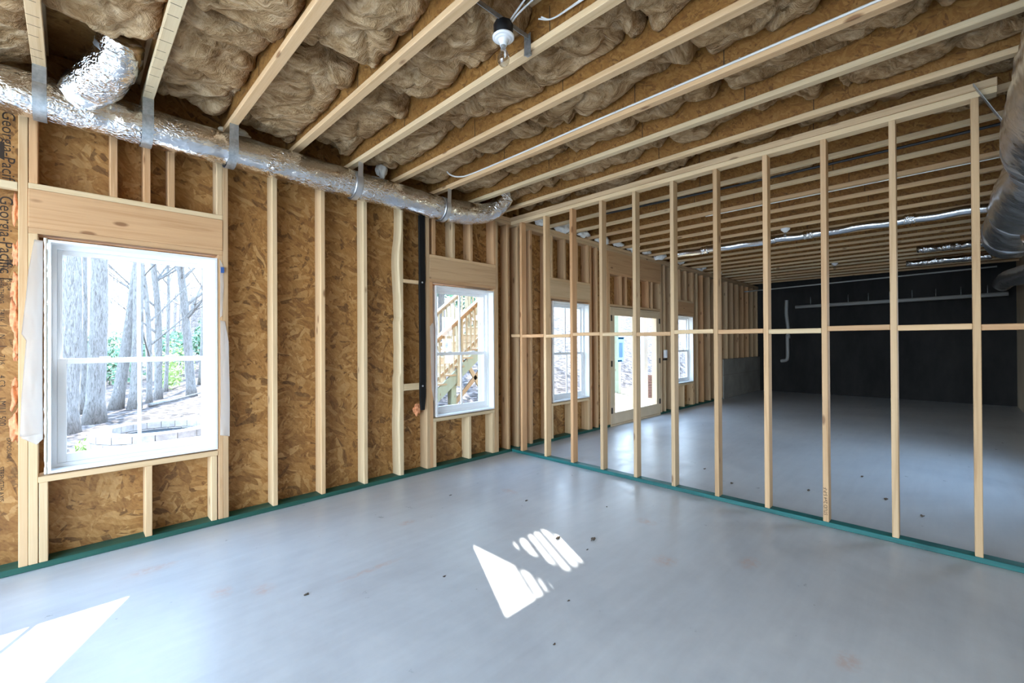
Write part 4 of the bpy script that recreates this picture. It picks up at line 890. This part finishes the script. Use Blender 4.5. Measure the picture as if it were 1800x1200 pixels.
# ------------------------------------------------------------------ outdoors: stairs, deck, posts
ST = empty('outdoor_stairs', (5.0, 8.6, gz(5, 8.6))); tag(ST, 'new wooden outdoor stairs with baluster rails outside the second window', 'stairs')
RUN, RISE = 0.25, 0.1895; SX, SZ = 5.668, 0.547; YA, YB = 8.0, 9.2; SL = RISE/RUN
def tz(x): return SZ+(x-SX)*SL
def slanted(nm, xa, xb, za_off, h, ya, yb, mat):
    bm = bmesh.new(); vs = []
    for x in (xa, xb):
        for y in (ya, yb):
            for dz_ in (za_off, za_off+h): vs.append(bm.verts.new((x, y, tz(x)+dz_)))
    for idx in ((0, 1, 3, 2), (4, 6, 7, 5), (0, 4, 5, 1), (2, 3, 7, 6), (0, 2, 6, 4), (1, 5, 7, 3)): bm.faces.new([vs[t] for t in idx])
    bmesh.ops.recalc_face_normals(bm, faces=bm.faces); me = bpy.data.meshes.new(nm); bm.to_mesh(me); bm.free()
    o = link(nm, me, mat, ST); o.location = -ST.location; return o
XA, XB = 4.75, 8.85
for k in range(int((XB-XA)/RUN)):
    x = SX+(k-4)*RUN; multi('tread', [((x-0.03, YA-0.02, tz(x)-0.036), (x+0.26, YB+0.02, tz(x)))], 'deck_x', ST)
    multi('riser', [((x+0.0, YA+0.03, tz(x)-0.036-0.15), (x+0.02, YB-0.03, tz(x)-0.037))], 'deck_x', ST)
for y in (YA, YB-0.04): slanted('stringer', XA, XB, -0.42, 0.30, y, y+0.04, 'treated_post_z')
for gi, y in enumerate((YA-0.045, YB+0.01)):
    slanted('handrail', XA, XB, 1.0, 0.035, y-0.05, y+0.09, 'deck_x'); slanted('rail_board', XA, XB, 0.90, 0.09, y, y+0.036, 'deck_x'); slanted('bottom_rail', XA, XB, 0.07, 0.085, y, y+0.036, 'deck_x')
    for k in range(int((XB-XA)/0.125)):
        x = XA+0.06+k*0.125; multi('baluster', [((x, y-0.032, tz(x)+0.03), (x+0.034, y-0.001, tz(x)+0.95))], 'deck_z', ST)
    for x in (4.85, 6.22, 7.55, 8.75): multi('rail_post', [((x, y-0.002, max(tz(x)-0.5, gz(x, y))), (x+0.09, y+0.088, tz(x)+1.0))], 'deck_z', ST)
multi('support_post', [((6.10, YA+0.05, gz(6.1, YA)-.05), (6.24, YA+0.19, tz(6.2)-0.35))], 'treated_post_z', ST)
for (xa, za, xb, zb) in ((6.25, gz(6.2, 8)+.25, 7.55, 1.25), (6.55, 1.05, 7.35, gz(7.3, 8)+.05)):
    c = Vector(((xa+xb)/2, YA+0.12, (za+zb)/2)); L = math.hypot(xb-xa, zb-za); me = box_me(L, 0.04, 0.10); o = link('brace', me, 'deck_x', ST); o.location = c-ST.location; o.rotation_euler = (0, -math.atan2(zb-za, xb-xa), 0)
# deck overhead (throws the broken shade on the floor)
DK = empty('deck', (8.0, 6.0, 3.2)); tag(DK, 'raised wooden deck above the patio doors on pale posts, unseen boards shaped to cast shade', 'deck')
DL = 4.25
# boards shaped to block sun; corner gap and slats added for floor stripes
multi('deck_boards', [((5.3, 5.75, 3.17), (11.9, 7.93, 3.20)), ((4.86, W+DEP+0.03, 3.17), (5.3, 7.93, 3.20)), ((DL, W+DEP+0.03, 3.17), (4.86, 5.86, 3.20)), ((DL, 6.40, 3.17), (4.86, 7.93, 3.20)), ((DL, 5.86, 3.17), (4.40, 6.40, 3.20)), ((4.80, 5.86, 3.17), (4.86, 6.40, 3.20))], 'deck_x', DK)
bm = bmesh.new()
for i in range(-5, 6):
    n_ = Vector((0.88, -0.474, 0)); u_ = Vector((0.474, 0.88, 0)); c = Vector((4.615, 6.12, 3.155))+n_*(i*0.066); c0, c1 = c-u_*0.55, c+u_*0.55; h = (0.019, 0.013, 0.024, 0.016)[i % 4]
    vs = [bm.verts.new(q+Vector((0, 0, zz))) for zz in (-.008, .008) for q in (c0-n_*h, c0+n_*h, c1+n_*h, c1-n_*h)]
    for idx in ((3, 2, 1, 0), (4, 5, 6, 7), (0, 1, 5, 4), (1, 2, 6, 5), (2, 3, 7, 6), (3, 0, 4, 7)): bm.faces.new([vs[t] for t in idx])
me = bpy.data.meshes.new('shadow_slats'); bm.to_mesh(me); bm.free(); o = link('shadow_slats', me, 'deck_x', DK); o.location = -DK.location
multi('rim_joist', [((DL, W+DEP+0.03, 2.97), (DL+0.04, 7.93, 3.168)), ((DL+0.04, 7.89, 3.03), (11.9, 7.93, 3.168)), ((5.3, 5.75, 3.03), (11.9, 5.79, 3.168))], 'deck_x', DK)
pxs = [(colx(850.5, 5.0), 5.0), (colx(1087, 7.55), 7.55), (colx(1133, 7.45), 7.45)]
for (x, y) in pxs: multi('post', [((x, y, gz(x, y)-.05), (x+0.14, y+0.14, 2.97))], 'treated_post_z', DK)
bpx, bpy_ = colx(1146, 6.3), 6.3; bpz = gz(bpx, bpy_)
bp = empty('brick_pier', (bpx, bpy_, bpz)); tag(bp, 'short red brick pier outside the right patio door', 'pier')
bm = bmesh.new()
for c in range(9):
    for k in range(2): pts_box(bm, (bpx-0.11+0.11*k+0.004, bpy_-0.1, bpz+c*0.075), (bpx+0.11*k-0.004, bpy_+0.1, bpz+c*0.075+0.066))
me = bpy.data.meshes.new('bricks'); bm.to_mesh(me); bm.free(); o = link('bricks', me, 'brick', bp); o.location = -bp.location
tag(multi('white_column', [((9.15, 4.95, gz(9.2, 5)-.05), (9.32, 5.12, 2.965)), ((9.125, 4.925, gz(9.2, 5)-.05), (9.345, 5.145, gz(9.2, 5)+.14))], 'blue_white', None, 0.004), 'pale painted column just outside the right patio door', 'column')
